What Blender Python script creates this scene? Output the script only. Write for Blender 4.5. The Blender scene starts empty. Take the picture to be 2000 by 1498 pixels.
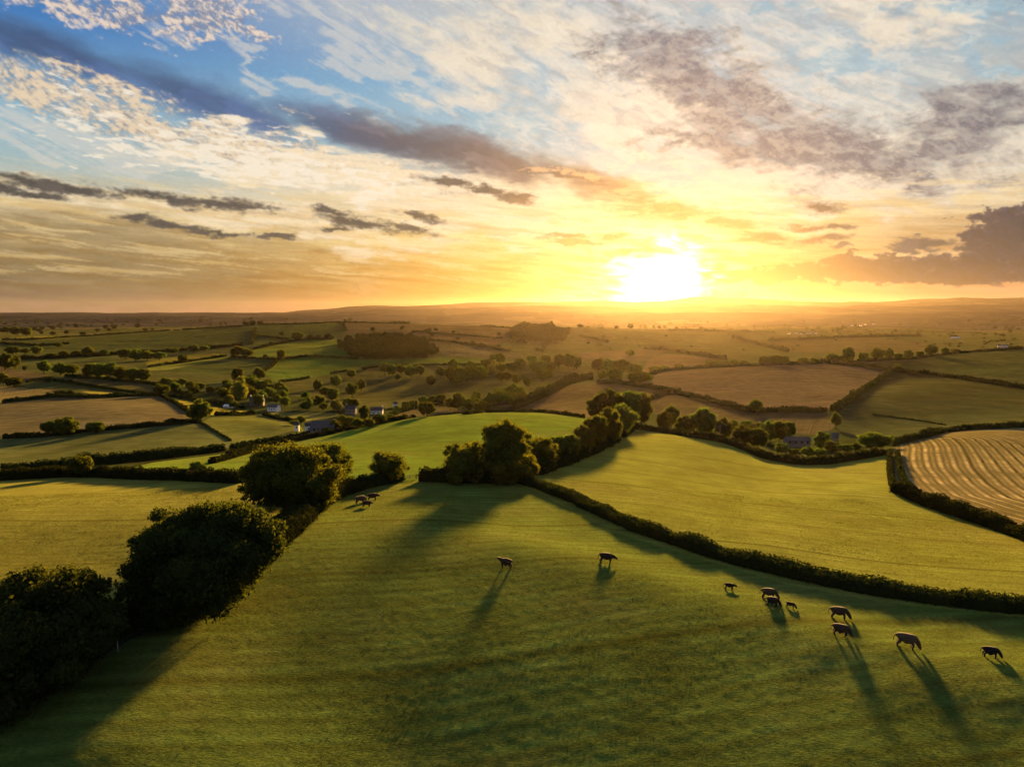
import bpy, bmesh, math, random
import numpy as np
from mathutils import Vector, Matrix
random.seed(7)
RNG = np.random.default_rng(11)
scn = bpy.context.scene
COL = scn.collection

# ------------------------------------------------------------------ camera model (photo is 2000 x 1498)
F = 1333.0
PITCH = math.radians(6.08)
CP, SP = math.cos(PITCH), math.sin(PITCH)
CAMZ = 38.0
SUN_AZ = math.radians(12.2)
SUN_EL = math.radians(7.4)
SUNDIR = np.array([math.sin(SUN_AZ)*math.cos(SUN_EL), math.cos(SUN_AZ)*math.cos(SUN_EL), math.sin(SUN_EL)])

def raydir(u, v):
    u = np.asarray(u, float); v = np.asarray(v, float)
    xr = (u-1000)/F; yr = (749-v)/F
    return xr, CP + yr*SP, -SP + yr*CP
def slope(v, u=1000):
    d = raydir(u, v); return float(d[2]/d[1])
def tt(u, v):
    d = raydir(u, v); return float(d[0]/d[1])

# ------------------------------------------------------------------ noise
def vnoise(x, y, seed=0):
    x = np.asarray(x, float); y = np.asarray(y, float)
    xi = np.floor(x).astype(np.int64); yi = np.floor(y).astype(np.int64)
    fx = x-xi; fy = y-yi
    fx = fx*fx*fx*(fx*(fx*6-15)+10); fy = fy*fy*fy*(fy*(fy*6-15)+10)
    def h(a, b):
        n = (a*374761393 + b*668265263 + seed*982451653) & 0x7fffffff
        n = ((n ^ (n >> 13))*1274126177) & 0x7fffffff
        n = (n ^ (n >> 16)) & 0x7fffffff
        return n/float(0x7fffffff)
    return (h(xi, yi)*(1-fx)+h(xi+1, yi)*fx)*(1-fy)+(h(xi, yi+1)*(1-fx)+h(xi+1, yi+1)*fx)*fy
def fbm(x, y, octv=4, seed=0):
    s = 0; a = .5; t = 0
    for k in range(octv):
        s = s+a*(vnoise(x, y, seed+k)-.5); t += a; a *= .5; x = x*2.03+5.1; y = y*2.03+3.7
    return s/t*2          # about -1..1

# ------------------------------------------------------------------ terrain: control points (u, v, Y) seen in the photo, plus (u, None, Y, z) hidden ones
CPTS = [
 # foreground hill
 (1000,950,160),(500,1498,53.6),(500,1300,69.0),(500,1150,87.5),(0,1498,53.2),(0,1400,58),
 (250,1250,74),(430,1130,91),(560,1045,109),(700,960,153),(640,985,135),(820,935,171),(880,990,132),(900,955,156),
 # right field
 (1060,930,177),(1150,960,157),(1240,1020,124),(1240,900,215),(1240,960,158),(1240,850,300),(1240,832,345),
 (1400,1000,141),(1400,940,192),(1400,900,232),(1400,858,292),(1500,1060,113),(1500,950,190),(1500,895,260),
 (1600,1000,150),(1600,906,246),(1700,1080,112),(1700,950,188),(1730,885,266),(2000,1120,100),(2000,1060,124),
 (1750,980,168),(1740,930,210),(2000,1000,158),(2000,920,218),(2000,870,280),(2000,836,340),(1850,850,310),(1800,900,235),
 # left field
 (0,937,205),(0,1000,148),(0,1100,112),(0,1200,88),(0,1300,70),(250,932,204),(250,1000,142),(250,1100,107),(470,945,172),(420,1010,132),
 # middle green field
 (480,900,238),(300,905,245),(600,930,190),(700,900,222),(800,900,218),(900,870,262),(650,847,335),(750,823,385),(900,808,410),(1050,806,410),(1150,818,370),
 (750,860,290),(1000,850,292),(1000,900,215),(1130,880,232),
 # left valley side
 (100,905,285),(300,890,292),(100,860,380),(380,830,430),(200,835,425),(500,850,400),(550,830,440),(200,780,600),(50,785,590),(380,800,560),(0,755,740),(250,765,690),
 (450,800,600),(100,720,960),(250,725,930),(330,735,860),(60,690,1320),(250,690,1320),(400,700,1200),(400,720,1000),(200,655,2050),(350,646,2150),(500,634,2300),(0,665,1900),(0,645,3600),(100,638,4600),
 # village and hill behind it
 (735,805,600),(615,832,500),(530,797,620),(680,800,620),(600,770,760),(750,775,780),(750,740,950),(750,712,1100),(750,690,1260),(750,660,1600),(680,630,2250),(800,633,2250),
 (500,750,820),(550,720,1020),(550,690,1260),(580,660,1650),(950,770,760),(950,740,930),(950,712,1120),(950,690,1300),(950,660,1700),(950,638,2200),
 (850,780,730),(1000,760,760),(1050,775,640),(1100,790,540),(1090,770,630),(1170,748,735),(1130,740,900),(1100,700,1250),(1060,665,1750),(1080,641,2150),(1150,642,2150),
 # right middle distance
 (1280,775,600),(1350,790,540),(1450,806,490),(1600,804,500),(1640,800,500),(1300,762,660),(1500,770,610),(1500,740,730),(1500,713,900),(1300,724,900),(1700,720,860),(1650,709,950),(1700,754,690),
 (1560,862,375),(1640,850,395),(1450,850,385),(1700,820,460),(1850,835,400),(1900,790,520),(1800,760,620),(1740,726,840),(1900,742,730),(2000,758,660),(2000,820,420),(2000,680,1150),(1850,692,1060),(1780,702,990),(1680,707,950),
 (1300,700,1180),(1200,712,1080),(1230,690,1350),(1400,690,1350),(1300,665,1800),(1300,645,2400),(1500,650,2600),(1500,670,1900),(1600,690,1350),(1700,672,1900),(1700,657,2500),(1900,665,2300),(1900,650,3300),
 (1600,640,3800),(1900,638,4800),(2000,660,2400),
]
HID = [ # hidden: u, Y, z (relative to camera)
 (1320,400,-70),(1240,470,-72),(1400,345,-66),(1130,450,-68),(900,500,-80),(700,430,-78),(1600,310,-66),(1500,320,-66),(1850,1300,-84),(2000,1400,-84),(1700,1200,-82),
 (850,3200,-100),(500,3300,-100),(250,3000,-100),(1100,3200,-100),(1300,3600,-100),(1500,1050,-80),(1350,1050,-84),(1000,600,-88),(250,235,-54),
 (400,3800,-105),(0,7000,-100),(400,7000,-100),(1000,6000,-100),(1500,6000,-100),(2000,7000,-95),(0,12000,-70),(1000,12000,-70),(2000,12000,-70),(0,20000,-70),(1000,20000,-70),(2000,20000,-70),
]
# the crest of the foreground hill: the turf climbs gently to it and falls away faster behind, towards the sun
for u, vc, zc in ((800,1035,-36.4),(1000,1055,-36.2),(1125,1085,-36.15),(1250,1120,-36.1),(1375,1155,-36.1),(1500,1188,-36.1),(1625,1226,-36.1),(1750,1262,-36.2),(1875,1290,-36.3),(2000,1305,-36.4)):
    Yc = zc/slope(vc, u); CPTS.append((u, vc, Yc))
    for v, g in ((1498, .054), (1400, .050), (1300, .042), (vc+60, .020)): CPTS.append((u, v, (zc-g*Yc)/(slope(v, u)-g)))
    for dv, g in ((30, .165), (72, .12)):
        if u > 900: CPTS.append((u, vc-dv, (zc+g*Yc)/(slope(vc-dv, u)+g)))
pt = []
for u, v, Y in CPTS:
    pt.append((tt(u, v), math.log(Y), slope(v, u)*Y))
for u, Y, z in HID:
    pt.append(((u-1000)/F, math.log(Y), z))
# continue the land to both sides of the picture and beneath the camera
for Y, zl, zr in ((30,-38.5,-36),(60,-39,-34),(110,-43,-41),(200,-52,-52),(420,-74,-64),(900,-84,-72),(1800,-80,-82),(4000,-105,-100),(9000,-90,-90),(20000,-70,-70)):
    pt.append((-1.35, math.log(Y), zl)); pt.append((1.35, math.log(Y), zr))
for t in (-.9, -.4, 0, .4, .9):
    pt.append((t, math.log(28), -38.6))
pt = np.array(pt)
KT, KY = 3.2, 2.0
PX = np.stack([pt[:, 0]*KT, pt[:, 1]*KY], 1); PZ = pt[:, 2].copy()
# the height is fitted as z/scale so that the far land is no rougher than the near land
def _phi(r2):
    return np.where(r2 > 1e-12, .5*r2*np.log(np.maximum(r2, 1e-12)), 0)
n = len(PX)
r2 = ((PX[:, None, :]-PX[None, :, :])**2).sum(-1)
A = np.zeros((n+3, n+3)); A[:n, :n] = _phi(r2) + np.eye(n)*0.0006
A[:n, n] = 1; A[:n, n+1:] = PX; A[n, :n] = 1; A[n+1:, :n] = PX.T
W = np.linalg.solve(A, np.concatenate([PZ, np.zeros(3)]))
def _rbf(t, l):
    t = np.asarray(t, float); l = np.asarray(l, float); sh = t.shape
    q = np.stack([t.ravel()*KT, l.ravel()*KY], 1); out = np.empty(len(q))
    for i in range(0, len(q), 20000):
        b = q[i:i+20000]
        d = (b[:, 0:1]-PX[None, :, 0])**2+(b[:, 1:2]-PX[None, :, 1])**2
        out[i:i+20000] = _phi(d)@W[:n]+W[n]+b@W[n+1:]
    return out.reshape(sh)
LT = np.linspace(-1.5, 1.5, 601); LL = np.linspace(math.log(26), math.log(24000), 1001)
TAB = _rbf(*np.meshgrid(LT, LL, indexing='ij'))
def _cub(f):   # Catmull-Rom weights
    return (-.5*f+f*f-.5*f**3, 1-2.5*f*f+1.5*f**3, .5*f+2*f*f-1.5*f**3, -.5*f*f+.5*f**3)
SKY_U = [-400,0,130,250,400,480,560,620,680,720,800,880,950,1050,1170,1240,1300,1350,1400,1470,1500,1560,1640,1700,1750,1800,1870,1930,2000,2500]
SKY_V = [ 613,613,612,612,611,612,612,605,599,596.5,596.5,596,591.5,590.5,588,590,588,583,581,583,585,590,590,588,587,585,582,583.5,581,580]
SKY_T = [(u-1000)/F for u in SKY_U]; SKY_S = [slope(v, u) for u, v in zip(SKY_U, SKY_V)]
def H(x, y):
    """height of the land in metres; the camera stands at z = CAMZ over the origin"""
    x = np.asarray(x, float); y = np.asarray(y, float)
    Y = np.maximum(y, 27.); t = np.clip(x/Y, -1.49, 1.49); l = np.log(np.minimum(Y, 23000.))
    a = (t+1.5)/3.0*600; b = (l-LL[0])/(LL[-1]-LL[0])*1000
    ia = np.clip(np.floor(a).astype(int), 1, 597); ib = np.clip(np.floor(b).astype(int), 1, 997)
    wa = _cub(a-ia); wb = _cub(b-ib); z = 0
    for p in range(4):
        for q in range(4):
            z = z+wa[p]*wb[q]*TAB[ia+p-1, ib+q-1]
    # far hill ranges
    far = np.clip((Y-3500)/1500., 0, 1)
    z = z+far*fbm(x/900., y/900., 4, 3)*24
    for (Yk, wk, f, dv) in ((13500., 2300., 1.0, 0), (9300., 1100., .55, 5), (6700., 700., .25, 8)):
        s = np.interp(x/Y, SKY_T, SKY_S)*f - dv*.0006*(1-f)
        top = s*Yk + 72 + fbm(x/700., y/2600., 4, int(Yk))*.0016*Yk
        z = z+np.maximum(top, 0)*np.exp(-((Y-Yk)/wk)**2)
    # gentle swells
    z = z+fbm(x/60., y/60., 3, 9)*np.clip(Y/900.-.06, .02, 1.)*1.5
    return z+CAMZ
LR = np.linspace(math.log(25), math.log(23500), 1501); TR = np.linspace(-1.5, 1.5, 901)
def _tab():
    T, L = np.meshgrid(TR, LR, indexing='ij'); Yy = np.exp(L); return H(T*Yy, Yy)
HT = _tab()
def HF(x, y):
    Y = np.maximum(y, 27.); a = (np.clip(x/Y, -1.49, 1.49)+1.5)/3.*900; b = (np.log(np.minimum(Y, 23000.))-LR[0])/(LR[-1]-LR[0])*1500
    ia = a.astype(int); ib = b.astype(int); fa = a-ia; fb = b-ib
    return (HT[ia, ib]*(1-fa)+HT[ia+1, ib]*fa)*(1-fb)+(HT[ia, ib+1]*(1-fa)+HT[ia+1, ib+1]*fa)*fb
def cast(u, v, smin=32., smax=22000.):
    """where the sight line through a point of the photo meets the land -> x, y, z arrays"""
    u = np.atleast_1d(np.asarray(u, float)); v = np.atleast_1d(np.asarray(v, float))
    dx, dy, dz = raydir(u, v); lo = np.full(u.shape, smax); hi = lo.copy(); act = np.arange(len(u)); s = smin
    while s < smax and len(act):
        s2 = s*1.012
        below = (CAMZ+s2*dz[act]) < HF(s2*dx[act], s2*dy[act])
        k = act[below]; lo[k] = s; hi[k] = s2; act = act[~below]; s = s2
    for k in range(14):
        m = (lo+hi)/2; below = (CAMZ+m*dz) < HF(m*dx, m*dy)
        hi = np.where(below, m, hi); lo = np.where(below, lo, m)
    m = hi
    x = m*dx; y = m*dy
    return x, y, H(x, y)
def dens(pts, step=12.):
    out = []
    for (a, b), (c, d) in zip(pts[:-1], pts[1:]):
        k = max(1, int(math.hypot(c-a, d-b)/step))
        for i in range(k): out.append((a+(c-a)*i/k, b+(d-b)*i/k))
    out.append(tuple(pts[-1]))
    return np.array(out, float)
def line_world(pts, step=12.):
    p = dens(pts, step); x, y, z = cast(p[:, 0], p[:, 1]); return np.stack([x, y], 1)

# ------------------------------------------------------------------ object helpers
def link(o, parent=None):
    COL.objects.link(o)
    if parent is not None: o.parent = parent
    return o
def tag(o, label=None, cat=None, group=None, kind=None):
    if label: o['label'] = label
    if cat: o['category'] = cat
    if group: o['group'] = group
    if kind: o['kind'] = kind
    return o
def empty(name, loc, rz=0, s=1.):
    o = bpy.data.objects.new(name, None); COL.objects.link(o); o.location = loc; o.rotation_euler = (0, 0, rz); o.scale = (s, s, s) if not hasattr(s, '__len__') else s
    o.empty_display_size = .2
    return o
def np_mesh(name, verts, faces, mats=(), smooth=False, k=4):
    """verts (n,3); faces (m,k) int"""
    me = bpy.data.meshes.new(name); verts = np.ascontiguousarray(verts, np.float32); faces = np.ascontiguousarray(faces, np.int32)
    me.vertices.add(len(verts)); me.vertices.foreach_set('co', verts.ravel())
    me.loops.add(faces.size); me.loops.foreach_set('vertex_index', faces.ravel())
    me.polygons.add(len(faces)); me.polygons.foreach_set('loop_start', np.arange(0, faces.size, faces.shape[1], dtype=np.int32))
    try: me.polygons.foreach_set('loop_total', np.full(len(faces), faces.shape[1], np.int32))
    except Exception: pass
    me.polygons.foreach_set('use_smooth', np.full(len(faces), smooth, bool))
    for m in mats: me.materials.append(m)
    me.update(calc_edges=True)
    return me
def obj(name, me, parent=None, loc=None):
    o = bpy.data.objects.new(name, me); link(o, parent)
    if loc is not None: o.location = loc
    return o
def join_geo(parts):
    """list of (verts, quadfaces) -> one"""
    V = []; Fc = []; k = 0
    for v, f in parts:
        V.append(v); Fc.append(f+k); k += len(v)
    return np.concatenate(V), np.concatenate(Fc)
def lin(c):
    return tuple((x/255./12.92 if x/255. <= .04045 else ((x/255.+.055)/1.055)**2.4) for x in c)

# ------------------------------------------------------------------ node helpers
class NT:
    def __init__(s, tree): s.t = tree; s.n = tree.nodes; s.l = tree.links
    def new(s, typ, **kw):
        o = s.n.new(typ)
        for k, v in kw.items(): setattr(o, k, v)
        return o
    def put(s, sock, val):
        if val is None: return
        if isinstance(val, bpy.types.NodeSocket): s.l.new(val, sock)
        else:
            try: sock.default_value = val
            except Exception:
                sock.default_value = (*val, 1.0) if len(val) == 3 else val
    def m(s, op, a, b=None, c=None, clamp=False):
        o = s.new('ShaderNodeMath', operation=op, use_clamp=clamp)
        for i, x in enumerate((a, b, c)): s.put(o.inputs[i], x)
        return o.outputs[0]
    def vm(s, op, a, b=None, out=0, scale=None):
        o = s.new('ShaderNodeVectorMath', operation=op); s.put(o.inputs[0], a); s.put(o.inputs[1], b)
        if scale is not None: s.put(o.inputs['Scale'], scale)
        return o.outputs[out]
    def noise(s, vec, scale, detail=4, rough=.55, dist=0., out=0, lac=2.0):
        o = s.new('ShaderNodeTexNoise'); s.put(o.inputs['Vector'], vec); o.inputs['Scale'].default_value = scale; o.inputs['Detail'].default_value = detail
        o.inputs['Roughness'].default_value = rough; o.inputs['Distortion'].default_value = dist; o.inputs['Lacunarity'].default_value = lac
        return o.outputs[out]
    def mapr(s, v, a, b, c=0., d=1., smooth=False):
        o = s.new('ShaderNodeMapRange', clamp=True)
        if smooth: o.interpolation_type = 'SMOOTHSTEP'
        s.put(o.inputs[0], v)
        for i, x in enumerate((a, b, c, d)): s.put(o.inputs[i+1], x)
        return o.outputs[0]
    def mix(s, f, a, b, blend='MIX'):
        o = s.new('ShaderNodeMix', data_type='RGBA', blend_type=blend); s.put(o.inputs[0], f); s.put(o.inputs[6], a); s.put(o.inputs[7], b)
        return o.outputs[2]
    def ramp(s, f, stops):
        o = s.new('ShaderNodeValToRGB'); s.put(o.inputs[0], f); cr = o.color_ramp
        while len(cr.elements) < len(stops): cr.elements.new(.5)
        for e, (p, c) in zip(cr.elements, stops): e.position = p; e.color = (*c, 1)
        return o.outputs[0]
    def mapping(s, vec, loc=(0, 0, 0), rot=(0, 0, 0), sc=(1, 1, 1), typ='POINT'):
        o = s.new('ShaderNodeMapping', vector_type=typ); s.put(o.inputs[0], vec)
        o.inputs[1].default_value = loc; o.inputs[2].default_value = rot; o.inputs[3].default_value = sc
        return o.outputs[0]
def mat(name):
    m = bpy.data.materials.new(name); m.use_nodes = True; m.node_tree.nodes.clear(); return m, NT(m.node_tree)
# ------------------------------------------------------------------ fields: outline in the photo (dropped onto the land), base colour, row strength
GR = (.075, .105, .022); GY = (.135, .135, .028); DK = (.042, .072, .024); BR = (.20, .13, .075); ST = (.30, .215, .11); GG = (.05, .125, .018); OL = (.075, .088, .03); TAN = (.21, .165, .085)
FIELDS = [
 ([(-300,640),(0,643),(200,655),(350,646),(500,634),(680,630),(950,638),(1130,641),(1300,645),(1500,650),(2300,650),(2300,700),(1860,690),(1600,708),(1267,733),(1170,747),(900,760),(600,775),(300,760),(-300,760)], OL, 0, 0),
 # hill at the back, left to right
 ([(190,656),(350,645),(500,634),(492,674),(400,684),(312,688),(225,693),(60,700),(40,688),(100,672)], DK, 0, 0),
 ([(500,634),(668,630),(676,648),(655,661),(600,663),(525,676),(495,683)], (.05,.085,.025), 0, 0),
 ([(668,630),(762,632),(950,638),(1000,640),(990,665),(950,679),(887,669),(825,663),(676,650)], BR, 0, 0),
 ([(826,664),(950,680),(1010,690),(1030,700),(950,704),(850,690)], TAN, 0, 0),
 ([(0,662),(80,656),(150,659),(80,664),(0,664)], GY, 0, 0),
 ([(0,668),(80,664),(200,657),(100,672),(40,688),(0,690)], DK, 0, 0),
 ([(35,703),(235,695),(240,708),(120,712),(60,715)], (.06,.09,.03), 0, 0),
 ([(287,716),(375,704),(445,694),(420,690),(320,700),(285,708)], GY, 0, 0),
 ([(287,722),(445,697),(495,701),(535,703),(530,716),(510,728),(480,735),(330,725)], DK, 0, 0),
 ([(287,719),(445,696),(446,700),(330,722),(289,724)], (.10,.15,.03), 0, 0),
 ([(495,684),(562,669),(655,662),(700,690),(700,701),(600,696),(542,702),(495,700)], GG, 0, 0),
 ([(540,704),(600,697),(700,703),(950,700),(955,712),(742,716),(607,738),(542,746),(515,730),(530,717)], (.055,.13,.018), 0, 0),
 ([(542,747),(607,739),(742,717),(955,713),(1010,745),(980,775),(860,790),(740,798),(620,790),(560,765)], (.085,.09,.03), 0, 0),
 ([(1000,700),(1060,690),(1130,720),(1150,738),(1060,775),(1000,790),(960,775)], (.09,.095,.03), 0, 0),
 # left valley
 ([(-300,700),(0,718),(100,735),(88,742),(50,748),(0,735),(-300,720)], BR, .3, 90),
 ([(-300,750),(0,755),(100,761),(105,768),(100,775),(0,787),(-300,800)], ST, 0, 0),
 ([(125,747),(187,757),(250,766),(290,770),(175,776),(108,770)], OL, 0, 0),
 ([(158,764),(290,769),(288,772),(190,773)], (.34,.27,.06), 0, 0),
 ([(125,736),(200,740),(295,750),(322,756),(300,768),(250,765),(187,756),(125,746)], (.14,.12,.05), 0, 0),
 ([(-300,800),(0,789),(100,777),(287,774),(312,774),(345,791),(368,809),(370,820),(215,836),(80,848),(0,851),(-300,860)], TAN, .5, 84),
 ([(-300,865),(0,857),(215,841),(390,827),(452,861),(475,862),(437,877),(300,895),(190,905),(125,912),(0,921),(-300,930)], OL, 0, 0),
 ([(392,826),(415,815),(500,812),(560,826),(585,832),(600,845),(560,858),(475,866),(452,862)], (.11,.125,.03), 0, 0),
 ([(335,776),(380,786),(430,797),(482,803),(462,810),(415,811),(372,806),(345,789)], (.36,.28,.03), 0, 0),
 ([(430,787),(470,790),(482,797),(430,792)], TAN, 0, 0),
 ([(512,806),(580,806),(660,806),(665,813),(600,822),(540,815)], (.19,.19,.05), 0, 0),
 ([(500,812),(512,809),(540,817),(587,826),(575,831),(540,824)], (.16,.16,.05), 0, 0),
 ([(758,808),(800,797),(838,792),(900,797),(905,803),(812,814),(770,822)], (.19,.15,.07), 0, 0),
 # middle
 ([(190,928),(300,903),(440,886),(450,897),(550,868),(635,851),(737,828),(812,816),(900,808),(1020,803),(1145,816),(1185,850),(1060,907),(900,940),(830,936),(690,956),(600,987),(475,941),(280,933)], (.062,.122,.013), .6, 82),
 ([(1000,802),(1055,780),(1110,756),(1165,748),(1212,750),(1275,758),(1310,765),(1290,770),(1265,782),(1240,810),(1145,815),(1075,805)], (.17,.12,.06), 0, 0),
 ([(1310,766),(1350,776),(1400,788),(1460,806),(1540,806),(1620,806),(1640,830),(1600,850),(1420,840),(1300,820),(1265,800),(1270,782),(1290,771)], (.15,.11,.055), 0, 0),
 ([(1267,733),(1300,724),(1380,718),(1500,713),(1600,710),(1680,716),(1740,724),(1700,752),(1640,795),(1620,800),(1540,800),(1460,802),(1420,793),(1380,778),(1340,766),(1300,759),(1275,754)], (.24,.16,.10), .8, 96),
 ([(1744,727),(1820,733),(1900,744),(2000,760),(2300,800),(2300,830),(2000,831),(1900,835),(1840,841),(1780,856),(1740,868),(1660,855),(1630,830),(1645,798),(1705,754)], (.036,.048,.022), .2, 20),
 ([(1690,712),(1740,721),(1820,729),(1900,740),(2000,755),(2300,790),(2300,670),(2000,682),(1860,691),(1780,702)], (.045,.066,.024), 0, 0),
 ([(1390,714),(1500,700),(1600,690),(1640,690),(1600,706),(1500,710)], OL, 0, 0),
 ([(1250,733),(1267,700),(1300,690),(1420,704),(1380,716),(1300,722)], (.26,.17,.09), 0, 0),
 ([(1130,690),(1257,682),(1300,686),(1260,705),(1200,712),(1120,705)], (.2,.14,.08), 0, 0),
 ([(1500,670),(1570,663),(1700,658),(1830,672),(1800,688),(1640,690),(1540,688)], (.17,.13,.06), 0, 0),
 # left near field, right near field
 ([(-400,945),(0,938),(130,931),(280,935),(475,943),(600,988),(560,1050),(430,1140),(230,1250),(0,1390),(-400,1600)], (.115,.125,.024), .3, 80),
 ([(1010,941),(1060,916),(1180,871),(1237,833),(1407,861),(1490,893),(1560,905),(1614,903),(1730,885),(1738,945),(1771,975),(2000,1049),(2400,1180),(2400,1260),(2000,1205),(1738,1178),(1552,1145),(1365,1090),(1200,1040)], (.105,.125,.022), .28, 72),
 ([(1750,870),(1780,861),(1840,846),(1900,839),(2000,835),(2300,832),(2300,1130),(2000,1036),(1771,962),(1748,940),(1744,890)], (.27,.20,.09), 1., 'arc'),
 # foreground
 ([(-400,1620),(0,1390),(230,1250),(450,1135),(560,1048),(690,957),(830,936),(1010,941),(1200,1040),(1365,1090),(1552,1145),(1738,1178),(2000,1205),(2400,1260),(2400,1900),(-400,1900)], (.052,.084,.016), .34, 99),
]
TURF = {(.052, .084, .016): .09, (.105, .125, .022): .11, (.115, .125, .024): .12, (.062, .122, .013): .06, GG: .05, (.055, .13, .018): .04, (.36, .28, .03): .12, (.34, .27, .06): .1, GY: .06, (.19, .19, .05): .06, (.10, .15, .03): .06, ST: .05, (.27, .20, .09): .04}
def in_poly(px, py, poly):
    inside = np.zeros(px.shape, bool); m = len(poly)
    xmin, ymin = poly.min(0); xmax, ymax = poly.max(0)
    sel = np.where((px >= xmin) & (px <= xmax) & (py >= ymin) & (py <= ymax))[0]
    if len(sel) == 0: return inside
    x = px[sel]; y = py[sel]; r = np.zeros(len(sel), bool); j = m-1
    for i in range(m):
        xi, yi = poly[i]; xj, yj = poly[j]
        if yi != yj:
            c = ((yi > y) != (yj > y)) & (x < (xj-xi)*(y-yi)/(yj-yi)+xi); r ^= c
        j = i
    inside[sel] = r
    return inside

NR, NC = 1500, 1150
radii = np.exp(np.linspace(math.log(34), math.log(21000), NR)); angs = np.radians(np.linspace(-60, 60, NC))
CY = -30.
def sheet(r0, r1):
    R, Aa = np.meshgrid(radii[r0:r1], angs, indexing='ij')
    x = (R*np.sin(Aa)).ravel(); y = (R*np.cos(Aa)).ravel()+CY
    z = H(x, y)
    # tussocky relief of the turf
    nz = fbm(x/1.1, y/.75, 3, 21)*.036 + fbm(x/6., y/4., 3, 22)*.012
    z = z+nz*np.clip((420-y)/250., 0, 1)
    nr = r1-r0
    i = (np.arange(nr-1)[:, None]*NC+np.arange(NC-1)[None, :]).ravel()
    f = np.stack([i, i+1, i+NC+1, i+NC], 1)
    return x, y, z, f
def paint(me, x, y):
    col = np.empty((len(x), 4), np.float32); col[:] = (*[q*.75 for q in OL], 1)
    row = np.zeros((len(x), 3), np.float32)     # row coordinate in metres, row strength, near-turf weight
    tf = np.full(len(x), .02, np.float32); row[:, 0] = y; done = np.zeros(len(x), bool)
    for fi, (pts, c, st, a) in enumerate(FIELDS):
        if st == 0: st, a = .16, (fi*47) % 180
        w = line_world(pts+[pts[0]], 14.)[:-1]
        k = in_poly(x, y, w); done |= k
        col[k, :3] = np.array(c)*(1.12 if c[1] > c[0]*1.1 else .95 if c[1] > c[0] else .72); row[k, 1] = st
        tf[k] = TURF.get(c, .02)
        if a == 'arc':
            hl = line_world([(1742,868),(1741,900),(1746,935),(1771,962),(1850,992),(2000,1036),(2300,1130)], 12.); dd = np.full(k.sum(), 1e9); xk = x[k]; yk = y[k]
            for (ax, ay), (bx, by) in zip(hl[:-1], hl[1:]):
                ll = (bx-ax)**2+(by-ay)**2+1e-9; q = np.clip(((xk-ax)*(bx-ax)+(yk-ay)*(by-ay))/ll, 0, 1); dd = np.minimum(dd, np.hypot(xk-ax-q*(bx-ax), yk-ay-q*(by-ay)))
            row[k, 0] = dd+fbm(xk/60., yk/60., 2, 5)*2.
        else:
            r = math.radians(a); row[k, 0] = x[k]*math.sin(r)+y[k]*math.cos(r) if False else x[k]*math.cos(r)+y[k]*math.sin(r)+fbm(x[k]/90., y[k]/90., 2, 5)*4.
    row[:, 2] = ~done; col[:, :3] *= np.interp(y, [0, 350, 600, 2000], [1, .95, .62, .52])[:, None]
    a = me.attributes.new('field_turf', 'FLOAT', 'POINT'); a.data.foreach_set('value', tf)
    a = me.attributes.new('field_colour', 'FLOAT_COLOR', 'POINT'); a.data.foreach_set('color', col.ravel())
    a = me.attributes.new('field_rows', 'FLOAT_VECTOR', 'POINT'); a.data.foreach_set('vector', row.ravel())

mg, N = mat('grassland')
at = N.new('ShaderNodeAttribute', attribute_name='field_colour'); ar = N.new('ShaderNodeAttribute', attribute_name='field_rows')
sp = N.new('ShaderNodeSeparateXYZ'); N.l.new(ar.outputs['Vector'], sp.inputs[0])
geo = N.new('ShaderNodeNewGeometry'); P = geo.outputs['Position']
n_f = N.noise(P, 2.6, 3, .7); n_m = N.noise(P, .11, 4, .6); n_l = N.noise(P, .012, 3, .6); n_s = N.noise(N.mapping(P, sc=(2.2, 5.2, 1)), 1.0, 4, .7)
c = at.outputs['Color']
v = N.m('MULTIPLY', N.mapr(n_m, .3, .7, .68, 1.34), N.mapr(n_l, .3, .7, .7, 1.3))
v = N.m('MULTIPLY', v, N.mapr(n_s, .3, .7, .62, 1.42))
vv = N.new('ShaderNodeCombineXYZ'); [N.l.new(v, vv.inputs[i]) for i in range(3)]
c = N.mix(1., c, vv.outputs[0], 'MULTIPLY')
# dry and lush patches
c = N.mix(N.mapr(N.noise(P, .035, 5, .65), .5, .72, 0, .35), c, (.16, .13, .05))
c = N.mix(N.mapr(N.noise(P, .5, 3, .6), .62, .74, 0, .45), c, (.035, .055, .014))
# drilled or mown rows
rw = N.m('SINE', N.m('MULTIPLY', N.m('ADD', sp.outputs[0], N.m('MULTIPLY', N.noise(P, .05, 3), .7)), 3.3))
rw2 = N.m('SINE', N.m('MULTIPLY', N.m('ADD', sp.outputs[0], N.m('MULTIPLY', N.noise(P, .03, 3), .8)), 1.7))
rr = N.m('MULTIPLY_ADD', N.m('ADD', rw, rw2), N.m('MULTIPLY', sp.outputs[1], N.m('MULTIPLY', .4, N.mapr(n_m, .3, .7, .3, 1.5))), 1.)
rc = N.new('ShaderNodeCombineXYZ'); [N.l.new(rr, rc.inputs[i]) for i in range(3)]
c = N.mix(1., c, rc.outputs[0], 'MULTIPLY')
tm = N.mapr(N.m('ABSOLUTE', N.m('SINE', N.m('MULTIPLY', sp.outputs[0], .13))), .02, .12, .5, 1.)
tm = N.m('MULTIPLY_ADD', N.m('SUBTRACT', tm, 1.), N.mapr(sp.outputs[1], .08, .2, 0, 1), 1.)
tv = N.new('ShaderNodeCombineXYZ'); [N.l.new(tm, tv.inputs[i]) for i in range(3)]
c = N.mix(1., c, tv.outputs[0], 'MULTIPLY')
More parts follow.
